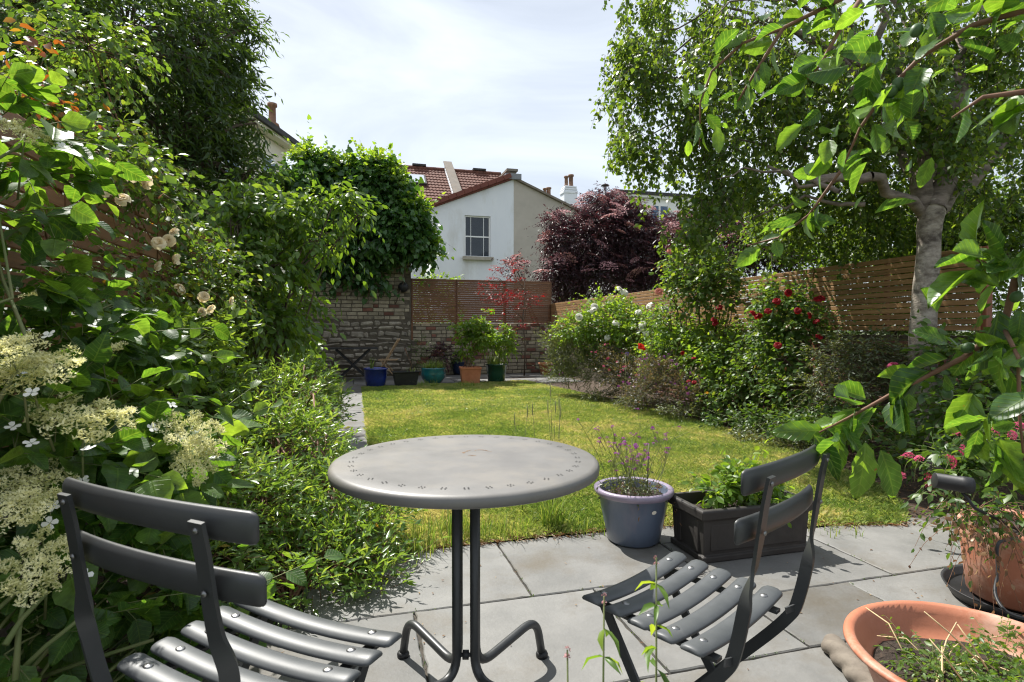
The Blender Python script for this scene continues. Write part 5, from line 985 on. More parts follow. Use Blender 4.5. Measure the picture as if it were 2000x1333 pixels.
def seed_grass(label, spots, d):
    c0 = pt(spots[0][0], 900, d); t_ = thing('seeding_grass', label, 'grass', (c0[0], c0[1], 0)); 
    for x, y, b in spots:
        top = pt(x, y, d); f = np.array([top[0]+b*.03, top[1], .0]); st = MB(); P = [f, f*.5+top*.5+[b*.01,0,.02], top]; st.tube(P, [.0022,.0018,.0012], 5); o = st.put('stalk', M['green_stem'], t_)
        hd = MB(); hd.tube([top-[0,0,.05], top-[0,0,.03], top, top+[0,0,.03]], [.0015,.0038,.0034,.001], 6); hd.put('seed_head', M['straw_green'], o)
seed_grass('tall seeding grass stalks standing behind the table top', [(1005,815,1),(1030,800,-1),(1040,795,1),(1075,758,.5),(1085,790,-.5),(1070,790,1),(1095,800,-1),(1092,785,0.3)], 3.4)
edge = []
for k in range(600):
    u = random.random()
    x = .2+u*2.9; y = 2.87 if x < 1.6 else 2.87-(x-1.6)*.26
    edge.append((x, y-random.uniform(-.02,.03)))
n = len(edge); e_ = np.array(edge); A = dict(P=np.c_[e_, rng.uniform(.0,.02,n)], D=unit(np.c_[rng.normal(size=(n,1)), -abs(rng.normal(size=(n,1)))-.3, rng.uniform(-.1,.5,(n,1))]), U=unit(ZV+rng.normal(size=(n,3))*.6), L=rng.uniform(.02,.07,n), W=rng.uniform(.002,.008,n), R=rng.uniform(0,1,n))
t_ = leaf_part('dry_litter', T4, A, L_['dead'], None); tag(t_, 'dry grass and leaf litter along the front edge of the lawn', 'litter')
n = 900; A = dict(P=np.c_[rng.uniform(3.1,4.6,n), rng.uniform(2.4,5.0,n), rng.uniform(.0,.03,n)], D=unit(np.c_[rng.normal(size=(n,2)), rng.uniform(-.2,.2,(n,1))]), U=unit(ZV+rng.normal(size=(n,3))*.4), L=rng.uniform(.02,.06,n), W=rng.uniform(.006,.02,n), R=rng.uniform(0,1,n)); A = sub(A, ~in_poly(A['P'][:,0], A['P'][:,1], LAWN))
t_ = leaf_part('bark_chips', T4, A, L_['dead'], None); tag(t_, 'brown bark chips on the bed behind the right chair', 'mulch')
n = 130; A = dict(P=np.c_[rng.uniform(.2,3.1,n), rng.uniform(1.2,2.8,n), np.full(n,.006)], D=unit(np.c_[rng.normal(size=(n,2)), np.zeros((n,1))]), U=unit(ZV+rng.normal(size=(n,3))*.15), L=rng.uniform(.006,.022,n), W=rng.uniform(.003,.008,n), R=rng.uniform(0,1,n))
mj = []
for (x0,x1,y0,y1) in R_:
    for k in range(14): mj.append((random.uniform(x0,x1), y0) if random.random() < .5 else (x0, random.uniform(y0,y1)))
n = len(mj)*3; mj = np.repeat(np.array(mj), 3, 0)+rng.normal(size=(n,2))*.006; mj = mj[mj[:,0] < 3.9]; n = len(mj)
Am = dict(P=np.c_[mj, np.full(n,.001)], D=unit(rng.normal(size=(n,3))+ZV*.6), U=unit(rng.normal(size=(n,3))), L=rng.uniform(.004,.013,n), W=rng.uniform(.002,.005,n), R=rng.uniform(0,1,n))
tag(leaf_part('joint_moss', T4, Am, L_['bord'], None), 'moss and tiny weeds in the slab joints', 'moss')
t_ = leaf_part('fallen_leaves', T4, A, L_['dead'], None); tag(t_, 'tiny dry leaf scraps scattered on the patio slabs', 'litter')
n = 500; A = dict(P=np.c_[rng.uniform(-1.1,.2,n), rng.uniform(.9,2.2,n), np.full(n,-.015)], D=unit(np.c_[rng.normal(size=(n,2)), rng.uniform(-.1,.4,(n,1))]), U=unit(ZV+rng.normal(size=(n,3))*.4), L=rng.uniform(.02,.06,n), W=rng.uniform(.004,.014,n), R=rng.uniform(0,1,n))
t_ = leaf_part('twig_litter', T4, A, L_['dead'], None); tag(t_, 'dry brown twigs and leaves on the soil under the hedge', 'litter')

# ------------------------------------------------------------------ pots at the far end
M['blue_glaze'] = surf('cobalt_glaze', (.008,.02,.16), (.015,.04,.26), 6, .18, .1, 20, coat=.8, c3=(.01,.015,.08), s3=3, t3=.62)
M['teal_glaze'] = surf('teal_glaze', (.01,.10,.13), (.02,.19,.20), 5, .2, .1, 20, coat=.8, c3=(.02,.06,.07), s3=3, t3=.6)
M['green_glaze'] = surf('dark_green_glaze', (.006,.045,.03), (.012,.075,.05), 5, .25, .1, 20, coat=.6)
M['navy_glaze'] = surf('navy_glaze', (.006,.015,.05), (.012,.03,.08), 5, .25, .1, 20, coat=.6)
M['terracotta'] = surf('terracotta', (.42,.15,.07), (.56,.22,.11), 5, .75, .25, 60, c3=(.46,.22,.14), s3=2.5, t3=.64)
M['terra_plastic'] = surf('orange_terracotta', (.34,.12,.065), (.45,.175,.10), 5, .55, .12, 90, c3=(.56,.37,.28), s3=4.0, t3=.585)
M['black_plastic'] = surf('black_plastic', (.012,.012,.013), (.028,.028,.03), 5, .5, .1, 50)
M['lead_look'] = surf('dark_moulded_planter', (.024,.021,.019), (.045,.04,.036), 5, .65, .35, 30, c3=(.065,.058,.05), s3=3, t3=.64)
M['lilac_glaze'] = surf('blue_lilac_glaze', (.075,.10,.15), (.13,.155,.21), 4, .38, .2, 30, coat=.3, c3=(.17,.15,.19), s3=2.6, t3=.58, stretch=(1,1,.35))
M['lilac_rim'] = surf('lilac_rim_glaze', (.19,.16,.22), (.28,.23,.30), 6, .35, .1, 30, coat=.4)
def pot(name, label, c, prof, mat, soil_z, soil_r, cat='pot', n=44, rim=None):
    root = thing(name, label, cat, (c[0], c[1], 0)); MB().lathe(prof, n, (c[0], c[1])).put('body', mat, root)
    d = MB(); d.add([(c[0], c[1], soil_z+.012)]+[(c[0]+soil_r*math.cos(a), c[1]+soil_r*math.sin(a), soil_z+random.uniform(-.004,.008)) for a in np.linspace(0, 2*math.pi, 24, endpoint=False)], [(0, 1+i, 1+(i+1) % 24) for i in range(24)], True); d.put('compost', M['compost'], root)
    return root
def onpatio(px, py, r): p = gp(px, py); return p + FH*r
c = onpatio(729,757,.2); pot('blue_pot', 'cobalt blue glazed pot at the far left corner of the lawn', c, [(.0,.005),(.17,.005),(.185,.02),(.215,.17),(.225,.33),(.235,.335),(.235,.36),(.21,.365),(.205,.30),(0,.30)], M['blue_glaze'], .31, .2)
t_ = thing('potted_sedge', 'few strap leaves sprouting from the cobalt blue pot', 'plant', (c[0], c[1], .31)); grass_tuft(t_, 'blades', (c[0]-.07,c[1],.31), 16, .3, .03, .6, L_['tallgrass'], .007)
c = gp(790,755)+FH*.12; trq = thing('black_trough', 'small black plastic trough between the blue and teal pots', 'planter', (c[0], c[1], 0), rz=.05)
b = MB(); b.add([(sx*x, sy*y, z) for z, x, y in ((0,.20,.10),(.26,.25,.13),(.27,.265,.145),(.29,.265,.145),(.29,.24,.12),(.24,.235,.115)) for sx, sy in ((-1,-1),(1,-1),(1,1),(-1,1))], [(0,3,2,1)]+[(k*4+i, k*4+(i+1) % 4, k*4+4+(i+1) % 4, k*4+4+i) for k in range(5) for i in range(4)]); b.put('body', M['black_plastic'], trq, world=False, bevel=.006)
MB().box(-.233,.233,-.113,.113,.2,.245).put('compost', M['compost'], trq, world=False)
t_ = thing('dry_stalk', 'curled dry stalk standing in the black trough', 'plant', (c[0], c[1], .24)); MB().tube([(c[0]+.05,c[1],.24),(c[0]+.12,c[1],.42),(c[0]+.04,c[1],.6),(c[0]-.01,c[1],.75)], [.006,.005,.005,.012], 6).put('stalk', M['red_stem'], t_); grass_tuft(t_, 'blades', (c[0]+.1,c[1],.24), 14, .2, .08, .8, L_['tallgrass'], .007)
c = onpatio(843,752,.24); pot('teal_pot', 'round teal glazed pot with trailing grass', c, [(0,.005),(.14,.005),(.16,.02),(.24,.12),(.262,.21),(.245,.29),(.255,.31),(.25,.335),(.225,.335),(.215,.27),(0,.27)], M['teal_glaze'], .28, .215)
t_ = thing('potted_grass', 'yellow green grass trailing over the teal pot', 'plant', (c[0], c[1], .28)); grass_tuft(t_, 'blades', (c[0],c[1],.28), 260, .26, .2, 1.3, L_['tallgrass'], .005)
c = onpatio(893,735,.15)+FH*.3; pot('navy_pot', 'dark navy pot half hidden behind the square terracotta pot', c, [(0,.005),(.13,.005),(.17,.15),(.19,.30),(.20,.31),(.2,.33),(.18,.33),(.17,.28),(0,.28)], M['navy_glaze'], .29, .17)
t_ = thing('potted_plant', 'small dark leaved plant in the navy pot', 'plant', (c[0], c[1], .29)); leaf_part('foliage', TOV, leaves_on(*twigs_in((np.array([c[0],c[1],.42]), np.array([.16,.16,.12])), 40, .2, .5), .1, 5, .08, .04)[0], L_['bord'], t_)
c = gp(917,751)+FH*.2; sqp = thing('terracotta_pot', 'square tapered terracotta pot on the far lawn edge', 'pot', (c[0], c[1], 0), rz=-.1)
b = MB(); b.add([(sx*x, sx2*x, z) for z, x in ((0,.175),(.30,.205),(.301,.215),(.345,.218),(.345,.185),(.28,.18)) for sx, sx2 in ((-1,-1),(1,-1),(1,1),(-1,1))], [(0,3,2,1)]+[(k*4+i, k*4+(i+1) % 4, k*4+4+(i+1) % 4, k*4+4+i) for k in range(5) for i in range(4)]); b.put('body', M['terracotta'], sqp, world=False, bevel=.008)
MB().box(-.179,.179,-.179,.179,.2,.29).put('compost', M['compost'], sqp, world=False)
d0 = float((c-CAMP)@FV); lob = [PL(905,645,d0,22,18,.2), PL(930,640,d0,25,20,.22), PL(945,655,d0,25,20,.2), PL(920,670,d0,28,18,.2), PL(915,690,d0,18,14,.15,.6), PL(950,630,d0,12,12,.1), PL(885,634,d0,8,6,.08), PL(953,612,d0,5,8,.06)]
shrub('potted_shrub', 'bright green upright shrub growing in the square terracotta pot', 'shrub', (c[0],c[1],.29), lob, TOV, L_['light'], M['red_stem'], 560, 6, .16, .075, .045, inner=.2, upb=.3, flat=.6, stem_r=.008, singles=120)
c = onpatio(969,748,.2); pot('green_pot', 'dark green glazed pot right of the square terracotta pot', c, [(0,.005),(.165,.005),(.18,.02),(.205,.2),(.225,.36),(.235,.365),(.235,.385),(.21,.385),(.2,.33),(0,.33)], M['green_glaze'], .34, .2)
d0 = float((c-CAMP)@FV); lob = [PL(975,665,d0,28,18,.2), PL(990,655,d0,16,14,.12), PL(955,672,d0,18,14,.15), PL(985,680,d0,22,14,.18), PL(993,640,d0,8,8,.06)]
pg = shrub('potted_shrub', 'bushy green shrub with long leaves in the dark green pot', 'shrub', (c[0],c[1],.34), lob, T_six(drop=.25), L_['light'], M['green_stem'], 620, 6, .17, .10, .032, inner=.2, upb=.5, stem_r=.007, singles=100)
grass_tuft(pg, 'grass_blades', (c[0],c[1],.34), 170, .34, .2, 1.0, L_['tallgrass'], .005)
for x, lb in ((910,'weeds at the foot of the square terracotta pot'), (835,'grassy weeds under the teal pot')):
    p = gp(x, 756); t_ = thing('weed', lb, 'plant', (p[0], p[1], 0)); grass_tuft(t_, 'blades', (p[0],p[1],0), 120, .16, .2, .9, L_['tallgrass'], .004)
c = gp(1066,733)+FH*.15; pot('clay_pot', 'half hidden brown clay pot beside the feathery corner bush', c, [(0,.005),(.12,.005),(.16,.25),(.175,.25),(.175,.30),(.15,.30),(.14,.26),(0,.26)], M['terracotta'], .265, .14)
# dark aeonium-like rosette plant by the wall
c = gp(850,728); c = np.array([c[0], 13.6, 0.]); t_ = thing('dark_rosette_plant', 'dark red rosette plant against the back wall', 'plant', tuple(c)); A, P = leaves_on(*twigs_in((c+[0,0,.5], np.array([.25,.2,.22])), 60, .1, .6), .16, 5, .11, .03); leaf_part('foliage', T4, A, L_['elder'], t_); MB().tube([c, c+[0,0,.45]], .02, 6).put('stem', M['bark'], t_)
lob = [(np.array([1.5,13.75,.55]), np.array([.25,.12,.5]), .7), (np.array([2.0,13.75,.5]), np.array([.35,.12,.35]), .7)]
shrub('wall_fern', 'dark ferny weeds growing at the foot of the back wall', 'plant', (1.7,13.75,0), lob, T4, L_['bord'], M['green_stem'], 500, 6, .15, .06, .02, inner=.2, upb=.3, stem_r=.004)
# wall lamp
c = pt(787,562,13.75); wlp = thing('wall_lamp', 'round black lamp fixed on the brick wall beside the fence', 'lamp', (c[0], 13.9, c[2])); x, z = c[0], c[2]
def ylathe(prof, n, cx, y0, cz): b = MB().lathe(prof, n); b.v = [(cx+v[0], y0-v[2], cz+v[1]) for v in b.v]; b.f = [f[::-1] for f in b.f]; return b
ylathe([(0,.0),(.10,.0),(.10,.03),(.0,.03)], 24, x, 13.93, z).put('back_plate', M['black_plastic'], wlp)
ylathe([(.0,.0301),(.115,.0301),(.125,.06),(.10,.12),(.05,.15),(0,.155)], 24, x, 13.93, z).put('shade', M['black_plastic'], wlp)

# ------------------------------------------------------------------ folding table and wooden chairs by the back wall
c = gp(690,738); c = np.array([c[0], 12.9, 0.]); tb_ = thing('folding_table', 'black folding table in the shade of the ivy wall', 'table', tuple(c)); x, y = c[0], c[1]
MB().box(x-.52,x+.52,y-.35,y+.35,.70,.725).put('table_top', M['black_plastic'], tb_, bevel=.005)
for sy in (-.3,.3):
    for sx in (-1,1): MB().obox((x+sx*.36,y+sy,.695),(x-sx*.36,y+sy+.02*sx,.0),.03,.022,up=(0,1,0)).put('leg', M['black_plastic'], tb_)
MB().tube([(x-.01,y-.32,.36),(x-.01,y+.33,.36)], .012, 8).put('axle', M['black_plastic'], tb_)
M['chair_wood'] = surf('faded_orange_wood', (.34,.22,.12), (.48,.34,.20), 5, .7, .3, 40, stretch=(12,12,1.2))
def wood_chair(px, rz, label):
    c = gp(px, 740); c = np.array([c[0], 12.95, 0.]); r = thing('wooden_chair', label, 'chair', tuple(c), rz, group='wooden folding chairs by the back wall')
    for sx in (-1,1):
        MB().obox((sx*.21,-.30,0),(sx*.21,.24,.92),.022,.045,up=(1,0,0)).put('back_post', M['chair_wood'], r, world=False); MB().obox((sx*.185,.24,0),(sx*.185,-.16,.46),.022,.04,up=(1,0,0)).put('leg', M['chair_wood'], r, world=False)
    for k in range(6): MB().box(-.2,.2,-.2+k*.068,-.2+k*.068+.058,.44,.458).put('seat_slat', M['chair_wood'], r, world=False)
    for k in range(5):
        z = .60+k*.066; yy = -.30+.587*z; MB().obox((-.198,yy+.012,z),(.198,yy+.012,z),.014,.052,up=(0,.5,.86)).put('back_slat', M['chair_wood'], r, world=False)
    return r
wood_chair(757, math.radians(80)+math.pi, 'weathered wooden folding chair right of the black table'); wood_chair(612, math.radians(-80)+math.pi, 'weathered wooden folding chair left of the black table')

# ------------------------------------------------------------------ round table
M['steel'] = surf('dark_grey_powder_coat', (.028,.03,.031), (.042,.044,.045), 4, .42, .12, 260, spec=.5, bdist=.0008)
M['steel_top'] = surf('grey_table_paint', (.128,.122,.114), (.158,.151,.141), 6, .46, .12, 200, c3=(.178,.163,.142), s3=4.5, t3=.60, spec=.6, bdist=.0006)
M['chair_seat'] = surf('grey_seat_paint', (.055,.06,.063), (.08,.085,.088), 9, .48, .10, 260, spec=.55, c3=(.10,.10,.10), s3=9, t3=.70, bdist=.0007)
M['hole'] = surf('perforation_dark', (.012,.012,.012), (.02,.02,.02), 20, .9, 0)
M['rivet'] = surf('bright_rivet', (.2,.2,.2), (.3,.3,.3), 30, .42, .05, 90, metal=1.)
M['rust'] = surf('rust_mark', (.16,.08,.035), (.24,.15,.08), 30, .8, .2, 60)
TC = CAMP*0 + RV*(-.134) + FH*1.655; TZ = .738; TR = .385
tab = thing('round_table', 'round grey metal bistro table with pierced rim on four bent tubes', 'table', (TC[0], TC[1], 0), rz=-TH)
MB().lathe([(0,TZ),(.12,TZ),(.30,TZ-.001),(.370,TZ-.0015),(.380,TZ-.005),(.3845,TZ-.011),(.3855,TZ-.019),(.384,TZ-.030),(.376,TZ-.034),(.368,TZ-.030),(.366,TZ-.010),(.30,TZ-.008),(0,TZ-.008)], 96).put('table_top', M['steel_top'], tab, world=False)
hb_ = MB()
for i in range(38):
    a0 = 2*math.pi*i/38; r0 = .325
    for k in range(4):
        b0 = a0+.25*0+k*math.pi/2+math.pi/4; cx, cy = r0*math.cos(a0)+0.0068*math.cos(b0+a0), r0*math.sin(a0)+.0068*math.sin(b0+a0)
        hb_.add([(cx, cy, TZ+.0003)]+[(cx+.0024*math.cos(t), cy+.0024*math.sin(t), TZ+.0003) for t in np.linspace(0, 2*math.pi, 8, endpoint=False)], [(0, 1+j, 1+(j+1) % 8) for j in range(8)])
hb_.put('perforations', M['hole'], tab, world=False, kind='stuff')
st_ = MB()
for a0, a1, r0 in ((.4,1.9,.040),(2.2,3.4,.042),(4.0,4.6,.040)):
    for k in range(14):
        t = a0+(a1-a0)*k/14+random.uniform(-.04,.04); rr_ = r0*random.uniform(.9,1.1); w = random.uniform(.001,.004); cx, cy = rr_*math.cos(t)+.03, rr_*math.sin(t)+.06
        st_.add([(cx+w*math.cos(q)*random.uniform(.6,1.3), cy+w*math.sin(q)*random.uniform(.6,1.3), TZ+.0004) for q in np.linspace(0,2*math.pi,7,endpoint=False)], [tuple(range(7))])
st_.put('rust_ring', M['rust'], tab, world=False, kind='stuff')
def bend(pts, rad, n=7):
    P = [np.array(p, float) for p in pts]; out = [P[0]]
    for i in range(1, len(P)-1):
        a, b, c_ = P[i-1], P[i], P[i+1]; u, v = unit(a-b), unit(c_-b); r = min(rad, np.linalg.norm(a-b)*.48, np.linalg.norm(c_-b)*.48)
        for t in np.linspace(0, 1, n): out.append((1-t)**2*(b+u*r)+2*t*(1-t)*b+t*t*(b+v*r))
    return out+[P[-1]]
for sx, sy in ((-1,-1),(1,-1),(-1,1),(1,1)):
    q = MB().tube(bend([(sx*.026,sy*.026,TZ-.02),(sx*.026,sy*.026,.10),(sx*.215,sy*.235,.145),(sx*.235,sy*.255,.012)], .075, 9), .0135, 14)
    lg = q.put('leg', M['steel'], tab, world=False)
    MB().lathe([(0,.001),(.02,.001),(.021,.012),(.017,.02),(0,.02)], 16, (sx*.2355,sy*.2555)).put('foot', M['black_plastic'], lg, world=False)
MB().box(-.05,.05,-.05,.05,TZ-.03,TZ-.012).put('mounting_plate', M['steel'], tab, world=False)
MB().tube([(-.03,-.026,.17),(.03,-.026,.17)], .006, 8).tube([(-.009,-.026,.17),(.009,-.026,.17)], .013, 6).put('bolt', M['black_plastic'], tab, world=False)

# ------------------------------------------------------------------ bistro chairs
def slat_curve(l, w, th, zfun, yfun, crown=.004, nseg=16, vert=False):
    """rounded slat along x; vert: wide in z instead of y"""
    prof = [(-w/2,-th*.2),(-w/2+.004,-th/2),(0,-th/2),(w/2-.004,-th/2),(w/2,-th*.2),(w/2-.003,th*.25),(w/4,th/2+crown*.75),(0,th/2+crown),(-w/4,th/2+crown*.75),(-w/2+.003,th*.25)]
    b = MB(); m = len(prof); vs = []
    xs = [-l/2, -l/2+.004]+list(np.linspace(-l/2+.012, l/2-.012, nseg))+[l/2-.004, l/2]
    for i, x in enumerate(xs):
        s = .72 if i in (0, len(xs)-1) else .9 if i in (1, len(xs)-2) else 1; st = .5 if i in (0, len(xs)-1) else .85 if i in (1, len(xs)-2) else 1
        for a, c_ in prof:
            vs.append((x, yfun(x)+(-c_*st if vert else a*s), zfun(x)+(a*s if vert else c_*st)))
    fs = [(i*m+k, (i+1)*m+k, (i+1)*m+(k+1) % m, i*m+(k+1) % m) for i in range(len(xs)-1) for k in range(m)]+[tuple(range(m)), tuple((len(xs)-1)*m+k for k in range(m))[::-1]]
    if vert: fs = [f[::-1] for f in fs]
    return b.add(vs, fs, True)
riv = MB().lathe([(.009,-.001),(.009,.001),(.0065,.0022),(.003,.0034),(0,.0038)], 14).mesh('rivet'); riv.materials.append(M['rivet'])
def strip(P, X, w, t):
    return MB().sweep(P, X, [(-w/2,-t/2),(w/2,-t/2),(w/2,t/2),(-w/2,t/2)])
def bistro_chair(c, fwd, label, rail=.44):
    rz = math.atan2(fwd[1], fwd[0])-math.pi/2; r = thing('bistro_chair', label, 'chair', (c[0], c[1], 0), rz, group='grey folding bistro chairs at the table')
    for i in range(5):
        y = .135-.066*i; z0 = .449-.004*i+(.004 if i == 4 else 0)
        s = slat_curve(.41, .055, .012, lambda x: z0+.016*(x/.205)**2, lambda x: y).put('seat_slat', M['chair_seat'], r, world=False)
        for sx in (-1, 1):
            o = put('rivet', riv, None, s, False, loc=(sx*.148, y, z0+.016*(.148/.205)**2+.0096)); o.rotation_euler = (0, -sx*.1, 0)
    for sx in (-1, 1):
        strip([(sx*.148,.165,.438),(sx*.148,.05,.434),(sx*.148,-.08,.430),(sx*.148,-.165,.428)], [(1,0,0)]*4, .022, .008).put('seat_rail', M['steel'], r, world=False)
        # back upright turning into the front leg; the strip twists from facing back to facing sideways
        P = [(sx*.15,-.268,.828),(sx*.15,-.258,.78),(sx*.15,-.247,.70),(sx*.152,-.238,.64),(sx*.165,-.231,.60),(sx*.164,-.224,.56),(sx*.163,-.213,.50),(sx*.162,-.198,.44),(sx*.162,-.170,.40),(sx*.162,-.13,.35),(sx*.162,.00,.20),(sx*.162,.16,.012)]
        A_ = [0,0,0,.1,.5,.95,1,1,1,1,1,1]; X = []
        for a in A_: t = a*math.pi/2; X.append((math.cos(t), math.sin(t)*.9, math.sin(t)*.25))
        Pn = np.array(P); tt = np.linspace(0, 1, len(P)); fin = np.linspace(0, 1, 100)
        Pf = np.stack([np.interp(fin, tt, Pn[:, k]) for k in range(3)], 1); 
        for _ in range(8): Pf[1:-1] = Pf[1:-1]*.5+(Pf[:-2]+Pf[2:])*.25
        Xf = np.stack([np.interp(fin, tt, np.array(X)[:, k]) for k in range(3)], 1)
        strip(Pf, Xf, .027, .007).put('back_post', M['steel'], r, world=False)
        strip([(sx*.140,.140,.432),(sx*.140,.02,.24),(sx*.140,-.14,.012)], [(0,.8,.6)]*3, .024, .008).put('leg', M['steel'], r, world=False)
        MB().tube([(sx*.130,-.020,.218),(sx*.172,-.020,.218)], .007, 10).put('pivot', M['rivet'], r, world=False)
        strip([(sx*.19,-.197,.452),(sx*.165,-.200,.447),(sx*.14,-.185,.440)], [(0,0,1)]*3, .016, .004).put('catch', M['steel'], r, world=False)
    for z in (.815, .716):
        yc = -.262+(.815-z)*.13
        sl_ = slat_curve(rail, .052, .011, lambda x: z+.004*(1-(x/.21)**2), lambda x: yc+.012+.024*(x/.2125)**2-.002, crown=.002, vert=True).put('back_slat', M['steel'], r, world=False)
        for sx in (-1, 1):
            o = put('rivet', riv, None, sl_, False, loc=(sx*.15, yc-.008, z)); o.rotation_euler = (math.pi/2, 0, 0); o.scale = (.55,.55,.8)
    MB().tube([(-.162,.14,.045),(.162,.14,.045)], .006, 8).put('stretcher', M['steel'], r, world=False); MB().tube([(-.14,-.115,.05),(.14,-.115,.05)], .006, 8).put('stretcher', M['steel'], r, world=False)
    return r
def cam2w(lat, d): return RV*lat+FH*d
lc = bistro_chair(cam2w(-.505,1.145), RV*.42+FH*.91, 'grey bistro chair on the left seen from behind'); lc.scale = (1.12, 1, 1)
bistro_chair(cam2w(.425,1.385), -RV*.68+FH*.73, 'grey bistro chair on the right turned to the table', .39)

# ------------------------------------------------------------------ foreground pots
c = gp(1248,1074)+FH*.135; lp = pot('lilac_pot', 'blue lilac glazed pot with rolled rim on the patio', c, [(0,.004),(.125,.004),(.135,.012),(.150,.08),(.168,.17),(.180,.235),(.198,.252),(.207,.266),(.205,.280),(.192,.286),(.178,.279),(.170,.262),(.166,.22),(0,.22)], M['lilac_glaze'], .235, .166, n=64)
MB().lathe([(.181,.238),(.199,.2525),(.2085,.266),(.2065,.281),(.192,.2875),(.177,.280)], 64, (c[0],c[1])).put('rim', M['lilac_rim'], lp)
lab = MB(); dd = unit(-(c-CAMP)*np.array([1,1,0])); sdv = np.cross(ZV, dd); ang0 = .62
for k in range(20):
    t = 2*math.pi*k/20; a = ang0+.10*math.cos(t)*.8; z = .195+.010*math.sin(t); rr_ = .1755+(z-.195)*.2; lab.v.append(tuple(c*[1,1,0]+(dd*math.cos(a)+sdv*math.sin(a))*rr_+ZV*z))
lab.f = [tuple(range(20))]; lab.sm = [False]; lab.put('sticker', M['cream_render'], lp)
vb_ = thing('potted_verbena', 'wiry verbena with tiny purple flowers in the blue lilac pot', 'plant', (c[0],c[1],.235)); sm_ = MB(); pf = [umbel_mesh('flower', L_['purple'], 22, .7, .24, i) for i in range(3)]; tips = []
for k in range(44):
    a = random.uniform(0, 6.28); b = c+[random.uniform(-.1,.1), random.uniform(-.1,.1), .235]; h = random.uniform(.12,.40); e = b+np.array([math.cos(a)*h*.5, math.sin(a)*h*.4, h]); m = (b+e)/2+rng.normal(size=3)*.02
    sm_.tube([b, m, e], [.0017,.0014,.001], 4, caps=False)
    for _ in range(2):
        f = e*.6+m*.4+rng.normal(size=3)*.012; e2 = f+np.array([random.uniform(-.07,.07), random.uniform(-.07,.07), random.uniform(.03,.10)]); sm_.tube([f, e2], [.0012,.0009], 4, caps=False); tips.append(e2)
    tips.append(e)
sm_.tube([c+[.09,.02,.235], c+[.10,.02,.50]], .004, 6); sm_.put('stems', M['green_stem'], vb_, kind='stuff')
flowers(vb_, pf, [t for t in tips if random.random() < .62], .010, 'flower', face=ZV)
A, P = leaves_on(*twigs_in((c+[-.02,0,.27], np.array([.13,.13,.05])), 70, .1, .5), .07, 5, .024, .009, flat=.5); leaf_part('foliage', T2, A, L_['grey'], vb_)
A, P = leaves_on(*twigs_in((c+[.05,.0,.26], np.array([.13,.13,.03])), 40, .2, .3), .10, 5, .024, .006, droop=.8, flat=.5); A['P'][:,2] = np.maximum(A['P'][:,2], .02); leaf_part('dead_leaves', T2, A, L_['dead'], vb_)
# dock leaf + brown leaf by pot
# trough
t0 = gp(1364,1098); t1 = gp(1594,1082); tx = (t0+t1)/2; TL = float(np.linalg.norm(t1-t0))
tro = thing('trough_planter', 'dark moulded trough planter behind the right chair', 'planter', tuple(tx+np.array([0,.145,0])), rz=0.0); hx, hy_ = TL/2, .15
def ring(z, dx): return [(-hx+dx,-hy_+dx,z),(hx-dx,-hy_+dx,z),(hx-dx,hy_-dx,z),(-hx+dx,hy_-dx,z)]
lv = [ring(.004,.004),ring(.03,.004),ring(.034,.018),ring(.20,.010),ring(.205,.002),ring(.215,-.008),ring(.250,-.012),ring(.258,-.006),ring(.258,.016),ring(.18,.024)]
b = MB(); b.add([v for q in lv for v in q], [(0,3,2,1)]+[(k*4+i, k*4+(i+1) % 4, k*4+4+(i+1) % 4, k*4+4+i) for k in range(len(lv)-1) for i in range(4)]); b.put('body', M['lead_look'], tro, world=False, bevel=.004)
MB().box(-hx+.025,hx-.025,-hy_+.025,hy_-.025,.12,.205).put('compost', M['compost'], tro, world=False)
for sy in (-1,): MB().box(-hx+.05,hx-.05,sy*(hy_-.010),sy*(hy_-.018),.055,.18).put('front_panel', M['lead_look'], tro, world=False, bevel=.003)
for sx in (-1, 1):
    for yy in (-.095, .06): MB().box(sx*(hx-.014)-.006, sx*(hx-.014)+.006, yy, yy+.035, .04, .195).put('rib', M['lead_look'], tro, world=False, bevel=.003)
tw = tx+np.array([0,.145,0]); lob = [(tw+[-.12,.0,.30], np.array([.11,.10,.08]),1), (tw+[.03,.02,.34], np.array([.14,.10,.09]),1), (tw+[.17,.0,.30], np.array([.10,.10,.07]),1), (tw+[.0,-.05,.27], np.array([.2,.06,.05]),1)]
shrub('trough_plant', 'fresh green leafy plants filling the dark trough', 'plant', tuple(tw+[0,0,.2]), lob, TOV, L_['light'], M['green_stem'], 2300, 5, .09, .045, .023, inner=.2, upb=.6, droop=.1, stem_r=.003, stems=3, singles=280)
# tall terracotta pot with saucer
c = np.array(RV*2.06+FH*2.28); tpz = .33
pot('terracotta_pot', 'tall orange terracotta pot standing in a dark saucer at right', c, [(0,.03),(.168,.03),(.178,.04),(.196,.20),(.206,.30),(.209,tpz),(.197,tpz+.002),(.190,tpz-.04),(0,tpz-.04)], M['terra_plastic'], tpz-.03, .188, n=64)
sa = thing('pot_saucer', 'dark plastic saucer under the tall terracotta pot', 'saucer', (c[0],c[1],0)); MB().lathe([(0,.004),(.205,.004),(.235,.012),(.250,.052),(.262,.056),(.258,.048),(.245,.028),(.222,.020),(0,.016)], 56, (c[0],c[1])).put('dish', M['black_plastic'], sa)
lob = [PL(1900,1000,2.2,55,35,.1), PL(1960,990,2.15,50,35,.1), PL(1850,980,2.3,40,30,.1)]
pp = shrub('trailing_plant', 'half dead trailing plant hanging over the tall terracotta pot', 'plant', (c[0],c[1],tpz-.03), lob, TOV, L_['bord'], M['red_stem'], 1300, 5, .11, .032, .017, inner=.1, upb=.2, droop=.5, stem_r=.003, stems=3)
As, Ps = [], []
